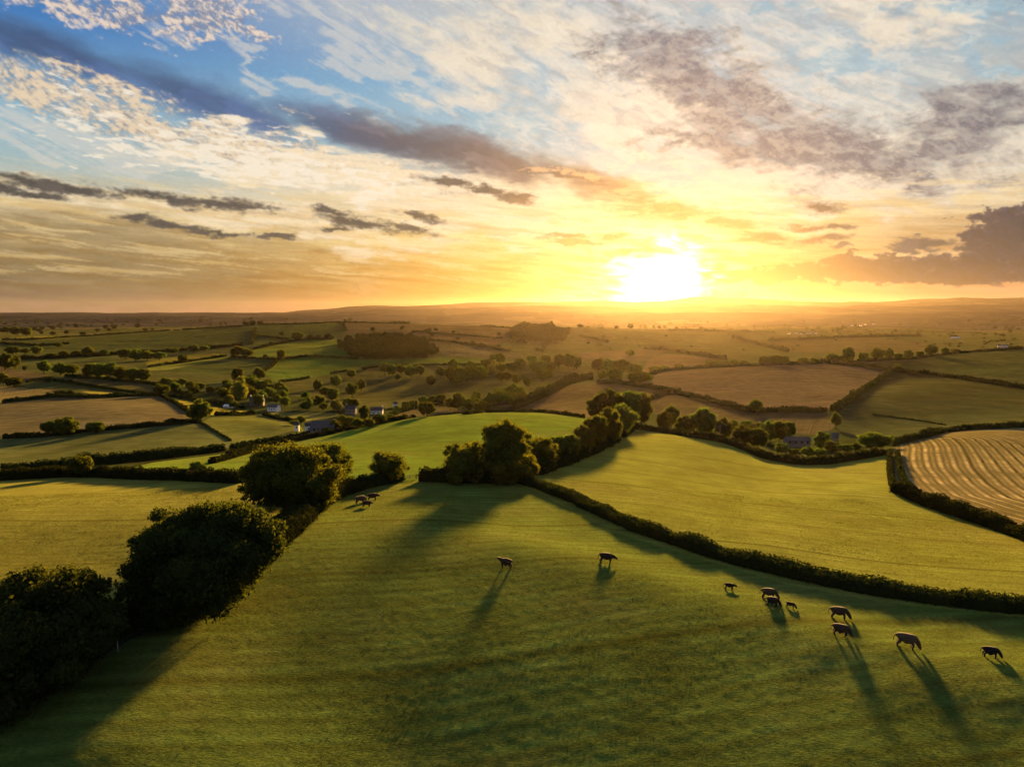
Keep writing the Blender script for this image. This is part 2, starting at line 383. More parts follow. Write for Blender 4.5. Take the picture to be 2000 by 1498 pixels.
# patchwork of small far fields with their dark hedge lines
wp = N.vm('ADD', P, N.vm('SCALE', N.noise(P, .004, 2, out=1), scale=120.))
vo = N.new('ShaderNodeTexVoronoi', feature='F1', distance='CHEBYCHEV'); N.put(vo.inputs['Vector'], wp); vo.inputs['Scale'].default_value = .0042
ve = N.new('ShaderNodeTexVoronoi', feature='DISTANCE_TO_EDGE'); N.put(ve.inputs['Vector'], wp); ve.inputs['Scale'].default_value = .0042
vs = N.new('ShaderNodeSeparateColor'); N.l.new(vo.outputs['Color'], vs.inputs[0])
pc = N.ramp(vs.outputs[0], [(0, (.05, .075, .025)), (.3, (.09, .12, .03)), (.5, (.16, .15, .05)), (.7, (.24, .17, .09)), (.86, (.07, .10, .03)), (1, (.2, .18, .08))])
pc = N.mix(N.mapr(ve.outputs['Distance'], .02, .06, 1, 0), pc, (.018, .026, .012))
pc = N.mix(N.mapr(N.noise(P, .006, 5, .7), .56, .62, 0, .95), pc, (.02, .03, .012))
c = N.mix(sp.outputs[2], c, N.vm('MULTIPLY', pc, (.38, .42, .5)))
bs = N.new('ShaderNodeBsdfPrincipled'); N.l.new(c, bs.inputs['Base Color']); bs.inputs['Roughness'].default_value = .95; bs.inputs['Specular IOR Level'].default_value = .0
atf = N.new('ShaderNodeAttribute', attribute_name='field_turf'); N.l.new(N.m('MULTIPLY', atf.outputs['Fac'], N.mapr(n_s, .25, .75, .45, 1.55)), bs.inputs['Sheen Weight']); bs.inputs['Sheen Roughness'].default_value = .6; bs.inputs['Sheen Tint'].default_value = (.95, .84, .16, 1)
bu = N.new('ShaderNodeBump'); bu.inputs['Strength'].default_value = .55; bu.inputs['Distance'].default_value = .25
N.l.new(N.m('ADD', N.m('MULTIPLY', n_s, .6), N.m('MULTIPLY', n_f, .5)), bu.inputs['Height']); N.l.new(bu.outputs[0], bs.inputs['Normal'])
tl = N.new('ShaderNodeBsdfTranslucent'); N.l.new(c, tl.inputs[0])
out = N.new('ShaderNodeOutputMaterial'); N.l.new(bs.outputs[0], out.inputs[0])

mh, N = mat('distant_moorland'); g_ = N.new('ShaderNodeNewGeometry'); b_ = N.new('ShaderNodeBsdfDiffuse')
wp_ = N.vm('ADD', g_.outputs['Position'], N.vm('SCALE', N.noise(g_.outputs['Position'], .002, 2, out=1), scale=260.))
vo_ = N.new('ShaderNodeTexVoronoi', feature='F1', distance='CHEBYCHEV'); N.put(vo_.inputs['Vector'], wp_); vo_.inputs['Scale'].default_value = .0026
se_ = N.new('ShaderNodeSeparateColor'); N.l.new(vo_.outputs['Color'], se_.inputs[0])
c_ = N.mix(N.mapr(se_.outputs[0], .55, .95, 0, .55), N.mix(N.mapr(N.noise(g_.outputs['Position'], .0012, 5, .65), .35, .65), (.020, .026, .024), (.045, .045, .036)), (.09, .075, .05))
N.l.new(c_, b_.inputs[0]); o_ = N.new('ShaderNodeOutputMaterial'); N.l.new(b_.outputs[0], o_.inputs[0])
ksplit = int(np.searchsorted(radii, 5000))
ZLO, ZHI = 1e9, -1e9
for nm, a, b, lb in (('ground', 0, ksplit+1, 'rolling farmland divided into green and brown fields'), ('hills', ksplit, NR, 'far line of hills along the horizon')):
    x, y, z, f = sheet(a, b); ZLO = min(ZLO, float(z.min())); ZHI = max(ZHI, float(z.max()))
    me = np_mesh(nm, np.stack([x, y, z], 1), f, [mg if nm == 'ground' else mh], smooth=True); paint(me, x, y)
    tag(obj(nm, me), lb, None, None, 'structure')
# ------------------------------------------------------------------ leaves, trees, hedges
def foliage(name, base, tip, tr):
    m, N = mat(name); g = N.new('ShaderNodeNewGeometry'); oi = N.new('ShaderNodeObjectInfo')
    n1 = N.noise(g.outputs['Position'], .35, 3, .6); r = g.outputs['Random Per Island']
    c = N.mix(N.mapr(n1, .35, .65), base, tip); c = N.mix(N.mapr(r, 0, 1, 0, .5), c, tuple(x*1.7 for x in tip))
    hs = N.new('ShaderNodeHueSaturation'); N.l.new(c, hs.inputs['Color']); N.l.new(N.mapr(oi.outputs['Random'], 0, 1, .47, .53), hs.inputs['Hue']); N.l.new(N.mapr(oi.outputs['Random'], 0, 1, .75, 1.3), hs.inputs['Value'])
    d = N.new('ShaderNodeBsdfDiffuse'); N.l.new(hs.outputs[0], d.inputs[0]); d.inputs[1].default_value = .6
    t = N.new('ShaderNodeBsdfTranslucent'); N.l.new(N.vm('MULTIPLY', hs.outputs[0], (2.7, 2.3, .7)), t.inputs[0])
    mx = N.new('ShaderNodeMixShader'); mx.inputs[0].default_value = tr; N.l.new(d.outputs[0], mx.inputs[1]); N.l.new(t.outputs[0], mx.inputs[2])
    o = N.new('ShaderNodeOutputMaterial'); N.l.new(mx.outputs[0], o.inputs[0]); return m
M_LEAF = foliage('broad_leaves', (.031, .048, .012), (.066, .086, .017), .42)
M_DIM = foliage('shaded_leaves', (.019, .029, .010), (.038, .048, .012), .34)  # darker leaf colour: the left trees' silhouette shade is put into the material
M_COPSE = foliage('copse_leaves', (.040, .058, .014), (.080, .100, .020), .42)
M_LEAFL = foliage('pale_leaves', (.07, .085, .02), (.12, .13, .03), .4)
M_HEDGE = foliage('hedge_leaves', (.013, .020, .007), (.026, .034, .010), .16)
M_FAR = foliage('far_leaves', (.020, .030, .012), (.036, .048, .018), .25)
def bark():
    m, N = mat('bark'); g = N.new('ShaderNodeNewGeometry'); n1 = N.noise(N.mapping(g.outputs['Position'], sc=(6, 6, 1.2)), 1.5, 4)
    b = N.new('ShaderNodeBsdfDiffuse'); N.l.new(N.mix(N.mapr(n1, .3, .7), (.03, .024, .018), (.10, .08, .06)), b.inputs[0])
    o = N.new('ShaderNodeOutputMaterial'); N.l.new(b.outputs[0], o.inputs[0]); return m
M_BARK = bark()

def unit(v): return v/np.maximum(np.linalg.norm(v, axis=-1, keepdims=True), 1e-9)
def leaves(pos, nrm, size, rng, aspect=.75):
    """one quad per leaf clump"""
    n = len(pos); a = unit(np.cross(nrm, rng.normal(size=(n, 3)))); b = np.cross(nrm, a)
    s = (size*(.45+1.1*rng.random(n)**1.6))[:, None]*.5; s2 = s*aspect
    fold = nrm*s*rng.uniform(-.5, .5, (n, 1))
    v = np.stack([pos-a*s-b*s2*.6+fold, pos+a*s*.5-b*s2, pos+a*s+b*s2*.5+fold, pos-a*s*.4+b*s2], 1).reshape(-1, 3)
    return v, np.arange(n*4).reshape(n, 4)
def cubesphere(k=3):
    V = []; Fc = []; c = 0; g = np.linspace(-1, 1, k+1)
    for ax in range(3):
        for sg in (-1, 1):
            A, B = np.meshgrid(g, g, indexing='ij'); P_ = np.zeros((k+1, k+1, 3)); P_[..., ax] = sg; P_[..., (ax+1) % 3] = A*sg; P_[..., (ax+2) % 3] = B
            V.append(unit(P_.reshape(-1, 3))); i = (np.arange(k)[:, None]*(k+1)+np.arange(k)[None, :]).ravel()
            Fc.append(np.stack([i, i+k+1, i+k+2, i+1], 1)+c); c += (k+1)**2
    return np.concatenate(V), np.concatenate(Fc)
CS3 = cubesphere(3); CS2 = cubesphere(2)
def tube(path, rad, sides=7):
    path = np.asarray(path, float); n = len(path); t = unit(np.gradient(path, axis=0)); ref = np.array([.31, .95, .05])
    a = unit(np.cross(t, ref)); b = np.cross(t, a); an = np.linspace(0, 2*math.pi, sides, endpoint=False)
    v = path[:, None]+(a[:, None]*np.cos(an)[None, :, None]+b[:, None]*np.sin(an)[None, :, None])*np.asarray(rad)[:, None, None]
    i = np.arange(n-1)[:, None]*sides+np.arange(sides)[None, :]; j = np.arange(n-1)[:, None]*sides+(np.arange(sides)[None, :]+1) % sides
    return v.reshape(-1, 3), np.stack([i, j, j+sides, i+sides], -1).reshape(-1, 4)
def crown_geo(lobes, n, size, rng, core=.78, cs=CS3, inner=.25):
    L = np.array(lobes, float); c = L[:, :3]; r = L[:, 3:6] if L.shape[1] > 4 else np.repeat(L[:, 3:4], 3, 1)
    w = (r**2).mean(1); w /= w.sum(); k = rng.choice(len(L), int(n*1.7), p=w)
    d = unit(rng.normal(size=(len(k), 3)))
    bump = 1+.16*np.sin(d[:, 0]*5+k*1.7)*np.sin(d[:, 1]*6+k)*np.sin(d[:, 2]*5+k*2.3)
    rad = np.where(rng.random(len(k)) < inner, rng.uniform(.6, .9, len(k)), np.where(rng.random(len(k)) < .1, rng.uniform(1.1, 1.35, len(k)), rng.uniform(.86, 1.12, len(k))))*bump
    p = c[k]+d*r[k]*rad[:, None]
    keep = np.ones(len(p), bool)
    for i in range(len(L)):
        q = (((p-c[i])/r[i])**2).sum(1) < .62; keep &= ~(q & (k != i))
    p = p[keep][:n]; d = d[keep][:n]
    nn = unit(d+rng.normal(size=p.shape)*.65)
    parts = [leaves(p, nn, size, rng)]
    if core > 0:
        for i in range(len(L)):
            v = cs[0]; bb = 1+.14*np.sin(v[:, :1]*4+i)*np.sin(v[:, 1:2]*5+i*2); parts.append((c[i]+v*r[i]*core*bb, cs[1]))
    return join_geo(parts)
def layout(rng, W, Hh, base=.12, nl=16, low=False):
    nl = int(nl*1.7)
    """lobes of a broad crown of width W, total height Hh; base = clear height share"""
    zc = Hh*(base+(1-base)*.5); rz = Hh*(1-base)*.5; rx = W*.5; out = [(0, 0, zc-rz*.05, rx*.62, rx*.62, rz*.7)]
    for i in range(nl):
        u = 1-2*(i+.5)/nl; u = max(min(u+rng.uniform(-.12, .12), .98), -.85 if not low else -.98); a = i*2.39996+rng.uniform(-.4, .4); s = math.sqrt(1-u*u)
        q = rng.uniform(.56, .82); rr = rng.uniform(.17, .34)
        out.append((rx*q*s*math.cos(a), rx*q*s*math.sin(a), zc+rz*q*u, rx*rr, rx*rr, min(rx, rz)*rr*rng.uniform(.85, 1.1)))
    return out
def limbs(rng, lobes, W, Hh, tr, fork=.3, nlim=7):
    hz = Hh*fork; parts = [tube([(0, 0, -.6), (0, 0, hz*.3), (W*.01, 0, hz*.7), (0, 0, hz)], [tr*1.5, tr*1.05, tr*.9, tr*.8], 8)]
    sel = sorted(lobes[1:], key=lambda q: -q[3])[:nlim]
    for q in sel:
        e = np.array(q[:3]); s0 = np.array([0, 0, hz*rng.uniform(.75, 1.)]); mid = s0*.5+e*.5+np.array([rng.uniform(-.05, .05)*W, rng.uniform(-.05, .05)*W, -.03*Hh])
        parts.append(tube([s0, mid, e], [tr*.5, tr*.32, tr*.1], 5))
    return join_geo(parts)
def tree_meshes(nm, seed, W, Hh, n, size, base=.12, nl=16, tr=None, mleaf=None, low=False, lobes=None, core=.78, fork=.3):
    rng = np.random.default_rng(seed); tr = tr or W*.03
    lb = lobes or layout(rng, W, Hh, base, nl, low)
    lb6 = [q if len(q) == 6 else (*q[:3], q[3], q[3], q[3]) for q in lb]
    v, f = crown_geo(lb6, n, size, rng, core); mc = np_mesh(nm+'_crown', v, f, [mleaf or M_LEAF])
    v, f = limbs(rng, lb6, W, Hh, tr, fork); mt = np_mesh(nm+'_trunk', v, f, [M_BARK], smooth=True)
    return mc, mt
def place_px(u, vb, Y=None):
    if Y is None:
        x, y, z = cast(u, vb); return float(x[0]), float(y[0]), float(z[0])
    d = raydir(u, vb); x = Y*float(d[0]/d[1]); return x, Y, float(H(x, Y))
def size_px(u, vt, w, x, y, z):
    d = raydir(u, vt); zt = CAMZ+y*float(d[2]/d[1]); s = y/float(d[1]); return w*s/F, max(zt-z, 1.2)

# prototypes, 10 m wide and 9 m tall
MID = [tree_meshes('round_tree', 40+i, 10, 9, 5200, .42, base=(.06, .14, .04, .1, .2)[i], nl=(15, 18, 13, 20, 16)[i], low=True) for i in range(5)]
MIDP = [tree_meshes('pale_tree', 60+i, 10, 9, 4200, .45, base=.05, nl=15, mleaf=M_LEAFL, low=True) for i in range(2)]
def far_mesh(seed, n=420, sz=.95):
    rng = np.random.default_rng(seed); lb = layout(rng, 10, 9, .04, 9, True); g = crown_geo(lb, n, sz, rng, .86, CS2)
    t = tube([(0, 0, -1), (0, 0, 3)], [.35, .3], 5); v, f = join_geo([g, t]); return np_mesh('small_tree', v, f, [M_FAR])
FARM = [far_mesh(80+i) for i in range(6)]
_cnt = 0
def tree(u, vb, vt, w, label, group=None, Y=None, lod=None, pale=False, name='tree', cat='tree', sink=0.0):
    global _cnt; _cnt += 1
    x, y, z = place_px(u, vb, Y); W, Hh = size_px(u, vt, w, x, y, z)
    rz = (_cnt*2.399) % 6.283
    far = (w < 17) if lod is None else lod == 'far'
    if far:
        o = obj(name, FARM[_cnt % 6], loc=(x, y, z)); o.rotation_euler = (0, 0, rz); o.scale = (W/10, W/10, Hh/9); tag(o, label, cat, group); return o
    mc, mt = (MIDP if pale else MID)[_cnt % (2 if pale else 5)]
    e = empty(name, (x, y, z), rz, (W/10, W/10, Hh/9)); tag(e, label, cat, group)
    obj('crown', mc, e); obj('trunk', mt, e); return e
ORD = ['leftmost', 'second from the left', 'third from the left', 'fourth from the left', 'fifth from the left', 'sixth from the left', 'seventh from the left', 'eighth from the left', 'ninth from the left', 'tenth from the left', 'eleventh from the left', 'twelfth from the left', 'thirteenth from the left', 'fourteenth from the left', 'fifteenth from the left', 'sixteenth from the left', 'seventeenth from the left', 'eighteenth from the left', 'nineteenth from the left', 'twentieth from the left']
def row(phrase, group, lst, **kw):
    lst = sorted(lst); n = len(lst)
    for i, q in enumerate(lst):
        o_ = 'rightmost' if i == n-1 and n > 1 else ORD[i]
        tree(q[0], q[1], q[1]-q[3], q[2], '%s, %s' % (phrase, o_), group, Y=(q[4] if len(q) > 4 else None), **kw)

# ---- distinct trees of the middle distance: (u, v of the foot, width, height) in the photo
row('tiny tree on the left skyline', 'tiny skyline trees on the left', [(411,636,8,7),(431,636,8,6),(441,636,7,5),(480,635,14,8),(494,635,16,10),(508,635,14,9)])
row('small bare-stemmed tree on the ridge crest', 'pair of crest trees', [(674,630,8,7),(684,629,10,9)])
row('tiny round tree on the ridge crest', 'row of four crest trees', [(771,633,8,7),(779,633,8,7),(788,634,9,8),(797,634,9,7)])
row('silhouetted tree on the orange ridge', 'ridge trees under the sun', [(1076,641,12,15),(1133,641,15,9),(1148,641,12,5),(1176,641,10,5),(1204,642,10,6),(1231,643,14,13),(1252,643,10,11),(1261,643,10,10),(1277,643,9,9),(1288,643,9,8),(1298,643,9,8),(1322,645,9,8),(1370,646,10,9),(1395,648,9,8),(1458,652,12,10)])
row('small tree along the far field boundary', 'small trees on the back hill', [(497,652,7,9),(550,656,12,9),(582,665,28,18),(606,663,16,9),(622,662,16,9),(641,661,16,11)])
row('small tree beside the bright green slope', 'trees around the bright green slope', [(465,698,30,22),(484,698,26,18),(518,703,11,12),(550,705,19,22),(590,699,7,7),(712,723,15,8)])
row('round tree on the open pasture hill', 'scattered pasture trees', [(621,763,20,24),(657,756,25,24),(687,739,19,18),(688,778,28,30),(706,763,18,24),(635,775,26,20),(777,742,15,12),(842,755,20,22),(893,752,22,18)])
row('dark tree in the clump on the pasture hill', 'clump on the pasture hill', [(752,733,26,25),(766,734,24,24),(783,731,24,20),(802,738,24,26),(820,734,22,22)])
row('dark tree in the second clump above the valley', 'second clump above the valley', [(861,740,24,24),(879,742,24,26),(900,743,26,28),(921,740,24,26),(941,738,26,24)])
row('dark tree by the hedge at the left edge', 'trees at the left edge', [(10,722,34,34),(30,720,22,26),(7,754,22,26),(28,756,36,20)])
row('tree in the line above the brown field', 'tree line above the brown field', [(48,724,10,11),(86,731,26,26),(118,733,30,26),(142,733,28,22),(175,738,30,28),(195,740,34,32),(216,741,34,32),(238,743,34,28),(262,746,32,28),(281,746,28,26)])
row('tree in the left far belt', 'left far tree belt', [(25,693,28,18),(50,692,20,12),(72,692,24,17),(100,701,20,12),(125,699,22,14),(150,697,20,13),(172,697,24,20),(205,695,20,13),(245,702,30,22),(265,705,28,24),(288,704,26,20),(312,704,26,16),(340,690,22,10),(357,709,20,17),(378,689,24,16),(400,686,20,12)])
row('dark tree near the top left skyline', 'trees near the top left skyline', [(14,652,26,14),(34,655,26,18),(52,658,22,20),(115,678,20,9),(163,655,14,8)])
row('large round tree at the yellow field corner', 'pair at the yellow field corner', [(376,820,24,22),(393,824,46,46)], lod='mid')
row('broad dark tree in the hedge under the stubble field', 'trees in the stubble field hedge', [(104,850,46,30),(133,850,46,36),(188,846,36,24)], lod='mid')
tree(316, 774, 750, 34, 'dark tree where the narrow yellow strip meets the stubble field'); tree(94, 746, 735, 24, 'low bush on the dark bank left of the pale field')
tree(157, 932, 888, 50, 'round tree with lit top in the hedge behind the left meadow', lod='mid'); tree(387, 932, 901, 36, 'small round bush with bright rim above the left meadow hedge', lod='mid')
tree(834, 814, 783, 36, 'lone round tree by the top hedge of the bright green field', lod='mid')
tree(470, 782, 742, 36, 'pale yellow-topped tree in the valley left of the farmhouse', pale=True, lod='mid'); tree(712, 822, 790, 26, 'upright tree beside the white cottage', lod='mid')
row('tree around the village barn', 'trees around the village barn', [(588,828,22,16),(575,832,20,12),(655,842,26,22),(668,836,22,26),(684,836,26,24),(700,838,26,22),(720,836,26,20),(742,828,30,20),(758,822,24,14),(640,846,22,12)], lod='mid')
row('lit rounded tree at the end of the bright green field', 'lit trees beyond the bright green field', [(880,800,24,24),(896,802,30,36),(915,804,28,28),(940,806,34,24),(925,798,26,24)], lod='mid')
row('tree in the valley hedge right of the cottage', 'valley hedge trees right of the cottage', [(776,806,18,14),(792,800,20,16),(808,797,20,16),(826,792,22,18),(845,789,22,18),(862,787,22,18),(958,790,22,24),(975,790,22,22),(990,790,24,24),(1005,788,24,22)])
row('golden-lit tree in the middle of the valley', 'golden-lit valley trees', [(1092,720,24,30),(1110,722,28,32),(1126,720,22,26)])
row('hazy tree directly under the sun', 'hazy trees under the sun', [(1168,730,30,30),(1188,731,32,32),(1212,732,36,32),(1238,734,34,26),(1230,696,20,14)])
row('round tree at the tip of the tilled field', 'trees at the tip of the tilled field', [(1177,744,22,22),(1202,748,36,32),(1247,752,48,28),(1268,744,16,14)], lod='mid')
row('small tree on the hedge beyond the tilled field', 'hedge trees beyond the tilled field', [(1278,726,26,12),(1296,723,22,9),(1326,720,20,10),(1388,717,28,14),(1405,716,20,12),(1433,714,18,13),(1452,713,18,9),(1494,713,26,18),(1514,713,24,21),(1532,713,24,18),(1568,712,24,14),(1590,711,24,12)])
row('tall tree in the row on the right ridge', 'row of trees on the right ridge', [(1626,709,26,20),(1644,709,20,16),(1657,708,28,30),(1687,707,20,20),(1714,706,28,26),(1736,704,18,26),(1755,704,18,15),(1774,703,20,20),(1797,700,16,15),(1818,697,26,24),(1846,692,18,14),(1866,690,18,10)], lod='mid')
tree(1754, 725, 710, 18, 'small tree where three hedges meet on the right hill'); tree(1476, 807, 778, 26, 'round bush below the middle of the tilled field', lod='mid'); tree(1632, 838, 806, 24, 'dim tree below the right corner of the tilled field', lod='mid')
row('rounded tree behind the crest of the right meadow', 'trees behind the right meadow crest', [(1296,840,34,38,350),(1312,836,34,46,385),(1338,845,42,34,335),(1373,848,52,56,335),(1414,850,34,34,325),(1448,860,40,32,305),(1480,872,44,38,300)], lod='mid')
row('dark tree beside the low farm shed', 'trees around the low farm shed', [(1432,838,22,18,400),(1458,842,30,22,400),(1480,845,30,20,390),(1498,858,34,38,365),(1522,858,34,38,365),(1541,855,24,34,380),(1604,876,36,34,330),(1625,882,32,22,310),(1578,888,30,18,290),(1600,892,28,16,285),(1650,890,34,22,300),(1552,893,26,16,288),(1525,885,30,20,295),(1670,884,26,20,305)], lod='mid')
row('big dark tree at the corner of the stubble field', 'dark trees at the stubble corner', [(1706,888,66,44,286),(1741,870,26,20,310),(1768,864,26,14,320)], lod='mid')
# ---- the wooded rows nearer by
row('full round tree in the double row left of the right meadow', 'double row beside the right meadow', [(1112,902,54,54),(1140,890,56,62),(1163,880,54,72),(1186,870,58,74),(1212,852,62,66)], lod='mid')
row('tall tree with golden edge behind the double row', 'tall trees behind the double row', [(1166,838,46,66,352),(1194,838,62,80,356),(1226,838,56,78,362),(1252,840,48,74,368)], lod='mid')
row('young tree in the hedge at the head of the green field', 'young trees at the head of the green field', [(1080,905,50,56),(1097,902,44,50)], lod='mid')
def scatter(poly, n, label, group, w=(18, 28), ratio=(.75, 1.05), seed=1, pale=.08, lod=None):
    rng = random.Random(seed); P_ = np.array(poly, float); x0, y0 = P_.min(0); x1, y1 = P_.max(0); k = 0; got = []
    while k < n:
        u = rng.uniform(x0, x1); v = rng.uniform(y0, y1)
        if not in_poly(np.array([u]), np.array([v]), P_)[0]: continue
        if any(abs(u-a) < w[0]*.42 and abs(v-b) < w[0]*.25 for a, b in got) and rng.random() < .9: continue
        got.append((u, v)); W = rng.uniform(*w); tree(u, v, v-W*rng.uniform(*ratio), W, label, group, pale=rng.random() < pale, lod=lod); k += 1
scatter([(440,752),(480,742),(525,748),(560,768),(640,780),(700,800),(650,806),(560,800),(530,790),(490,800),(455,800),(430,785)], 40, 'dark rounded tree packed in the wooded valley above the village', 'valley wood above the village', seed=3)
scatter([(296,756),(330,752),(370,758),(430,762),(440,775),(400,775),(340,768)], 11, 'dark tree in the belt between the left fields and the village wood', 'belt left of the village wood', (16, 24), seed=4)
scatter([(850,735),(945,712),(1000,704),(1060,706),(1090,725),(1060,748),(1010,765),(1000,745),(940,748),(880,748)], 32, 'dusky tree in the wood along the middle of the valley', 'wood along the middle of the valley', (18, 26), seed=5)
scatter([(900,785),(960,775),(1030,765),(1050,778),(1000,800),(950,800)], 12, 'dusky tree in the dip before the pale brown slope', 'trees in the dip before the brown slope', (20, 28), seed=6, lod='mid')

# ---- woods that read as one mass
def wood(name, label, polys, n, w, seed, ht=1.):
    rng = np.random.default_rng(seed); parts = []; src = [(np.array([v.co[:] for v in m.vertices]), np.array([p.vertices[:] for p in m.polygons])) for m in FARM[:4]]
    for poly, k in polys:
        P_ = np.array(poly, float); q = rng.uniform(P_.min(0), P_.max(0), (k*6, 2)); q = q[in_poly(q[:, 0], q[:, 1], P_)][:k]; x, y, z = cast(q[:, 0], q[:, 1])
        for i in range(len(x)):
            s = w*rng.uniform(.7, 1.25)*y[i]/F/10; v, f = src[i % 4]; a = rng.uniform(0, 6.28); ca, sa_ = math.cos(a), math.sin(a)
            vv = np.stack([(v[:, 0]*ca-v[:, 1]*sa_)*s+x[i], (v[:, 0]*sa_+v[:, 1]*ca)*s+y[i], v[:, 2]*s*ht+z[i]], 1); parts.append((vv, f))
    v, f = join_geo(parts); o = obj(name, np_mesh(name, v, f, [M_FAR])); tag(o, label, None, None, 'stuff')
wood('hill_woodland', 'dense dark wood on the hillside above the green slope', [([(660,672),(690,664),(760,660),(820,664),(852,682),(850,698),(760,703),(700,702),(668,690)], 300)], 300, 15, 1)
wood('ridge_woodland', 'dark wooded hump on the ridge left of the sun', [([(1000,648),(1020,642),(1040,640),(1075,643),(1108,652),(1100,668),(1030,666),(1000,660)], 200)], 200, 15, 2, .9)
wood('plain_woodland', 'scattered hedges and copses on the far plain', [([(0,622),(560,622),(560,631),(0,645)], 70), ([(1560,628),(2000,624),(2000,658),(1560,652)], 120), ([(1150,630),(1480,630),(1560,640),(1150,640)], 40),
  ([(1130,652),(1500,655),(1800,672),(1780,690),(1560,690),(1300,684),(1120,690)], 22), ([(1560,652),(2000,655),(2000,676),(1880,684),(1800,670)], 34)], 0, 8, 3, .5)
wood('slope_trees', 'little trees dotted along the brown back slope', [([(690,640),(985,652),(1100,668),(1060,690),(930,676),(800,650),(690,648)], 30), ([(0,640),(330,640),(300,648),(120,656),(0,652)], 18)], 0, 11, 4, .8)

# ------------------------------------------------------------------ near trees, each with its own crown
def near(u, vb, W, Hh, lobes, label, n, leaf, seed, Y=None, tr=None, mleaf=None, core=.6, name='tree', fork=.3, group=None):
    x, y, z = place_px(u, vb, Y); e = empty(name, (x, y, z)); tag(e, label, 'tree', group)
    mc, mt = tree_meshes(name, seed, W, Hh, n, leaf, lobes=lobes, tr=tr, mleaf=mleaf, core=core, fork=fork); obj('crown', mc, e); obj('trunk', mt, e); return e
def pxlobes(u0, vb, Y, lst, seed=0, dj=.35):
    """lobes given in photo pixels (u, v, r) relative to a tree foot, given depth by a random offset"""
    rng = random.Random(seed); x0, y0, z0 = place_px(u0, vb, Y); out = []
    for q in lst:
        u, v, r = q[:3]; d = raydir(u, v); R = r*y0/float(d[1])/F; dy = q[3] if len(q) > 3 else rng.uniform(-dj, dj)*R*2
        yy = y0+dy; out.append((yy*float(d[0]/d[1])-x0, dy, CAMZ+yy*float(d[2]/d[1])-z0, R, R, R*.92))
    return out, (x0, y0, z0)
def near_px(u0, vb, lst, label, n, leaf, seed, Y=None, depth=None, **kw):
    if Y is None: Y = float(cast(u0, vb)[1][0])
    lb, _ = pxlobes(u0, vb, Y, lst, seed); R = max(q[3] for q in lb)
    # a second and third layer of lobes gives the crown its depth
    ex = []; rng = random.Random(seed+5)
    for q in lb:
        for s in (-1, 1):
            ex.append((q[0]*.75+rng.uniform(-.3, .3)*R, q[1]+s*R*rng.uniform(.7, 1.3), q[2]*rng.uniform(.78, .95), q[3]*.85, q[4]*.85, q[5]*.85))
    base_ = lb+ex; sub = []; nr = np.random.default_rng(seed+9)
    for q in base_:
        for j in range(7):
            d_ = unit(nr.normal(size=3)); d_[2] = abs(d_[2])*.9-.15; k_ = nr.uniform(.26, .48); m_ = nr.uniform(.72, 1.16)
            sub.append((q[0]+d_[0]*q[3]*m_, q[1]+d_[1]*q[3]*m_, q[2]+d_[2]*q[5]*m_, q[3]*k_, q[3]*k_, q[3]*k_*.85))
    lb = [(0, 0, max(q[2] for q in lb)*.5, R*.9, R*1.2, R*.9)]+[(*q[:3], q[3]*.86, q[4]*.86, q[5]*.86) for q in base_]+sub
    xs = [q[0]+q[3] for q in lb]; W = max(xs)-min(q[0]-q[3] for q in lb); Hh = max(q[2]+q[5] for q in lb)
    return near(u0, vb, W, Hh, lb, label, n, leaf, seed, Y=Y, **kw)
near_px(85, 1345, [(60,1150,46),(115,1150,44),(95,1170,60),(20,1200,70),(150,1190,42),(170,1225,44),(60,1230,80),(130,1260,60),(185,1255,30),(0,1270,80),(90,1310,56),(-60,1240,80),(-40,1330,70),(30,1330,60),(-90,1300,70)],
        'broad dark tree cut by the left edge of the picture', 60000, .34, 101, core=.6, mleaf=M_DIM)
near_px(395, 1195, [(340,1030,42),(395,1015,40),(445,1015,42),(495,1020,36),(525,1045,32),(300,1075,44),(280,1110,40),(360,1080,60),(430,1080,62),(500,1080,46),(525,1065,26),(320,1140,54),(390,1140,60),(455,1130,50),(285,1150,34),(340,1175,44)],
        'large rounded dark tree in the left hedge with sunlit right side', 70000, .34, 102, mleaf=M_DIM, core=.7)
near_px(560, 1000, [(520,895,30),(560,890,34),(600,900,34),(500,930,30),(540,930,40),(590,935,38),(630,940,30),(495,955,24),(640,965,24),(600,965,30),(550,960,28),(655,925,22)],
        'spreading oak with a golden right edge in the left hedge', 42000, .36, 103, tr=.7, fork=.35)
near_px(645, 952, [(620,885,22),(650,885,26),(668,905,22),(640,915,30),(665,930,22),(625,925,26)], 'smaller tree standing right behind the spreading oak', 14000, .38, 104)
near_px(757, 942, [(750,895,18),(770,900,20),(742,912,18),(760,918,26),(775,918,16),(755,935,16)], 'small upright dark tree left of the field gate', 12000, .34, 105, tr=.3)
near_px(915, 938, [(890,885,20),(925,880,22),(905,900,28),(880,905,18),(935,905,28),(890,922,20),(925,925,22)], 'dense rounded bush tree at the left end of the copse', 22000, .36, 106, mleaf=M_COPSE)
near_px(985, 942, [(960,850,20),(985,838,24),(1010,850,22),(965,872,22),(1000,875,26),(1022,878,16),(975,900,28),(1005,905,30),(985,925,28)], 'tallest oak of the copse with sky-lit crown', 30000, .38, 107, tr=.6, mleaf=M_COPSE)
near_px(1018, 938, [(1000,905,20),(1025,900,22),(1010,925,24),(1030,920,18),(990,928,18)], 'low bush tree at the foot of the tall copse oak', 14000, .36, 108, mleaf=M_COPSE)
near_px(1055, 915, [(1045,870,18),(1065,872,18),(1055,888,24),(1040,895,18),(1072,893,16)], 'rounded tree at the right end of the copse with golden edge', 14000, .38, 109, mleaf=M_COPSE)
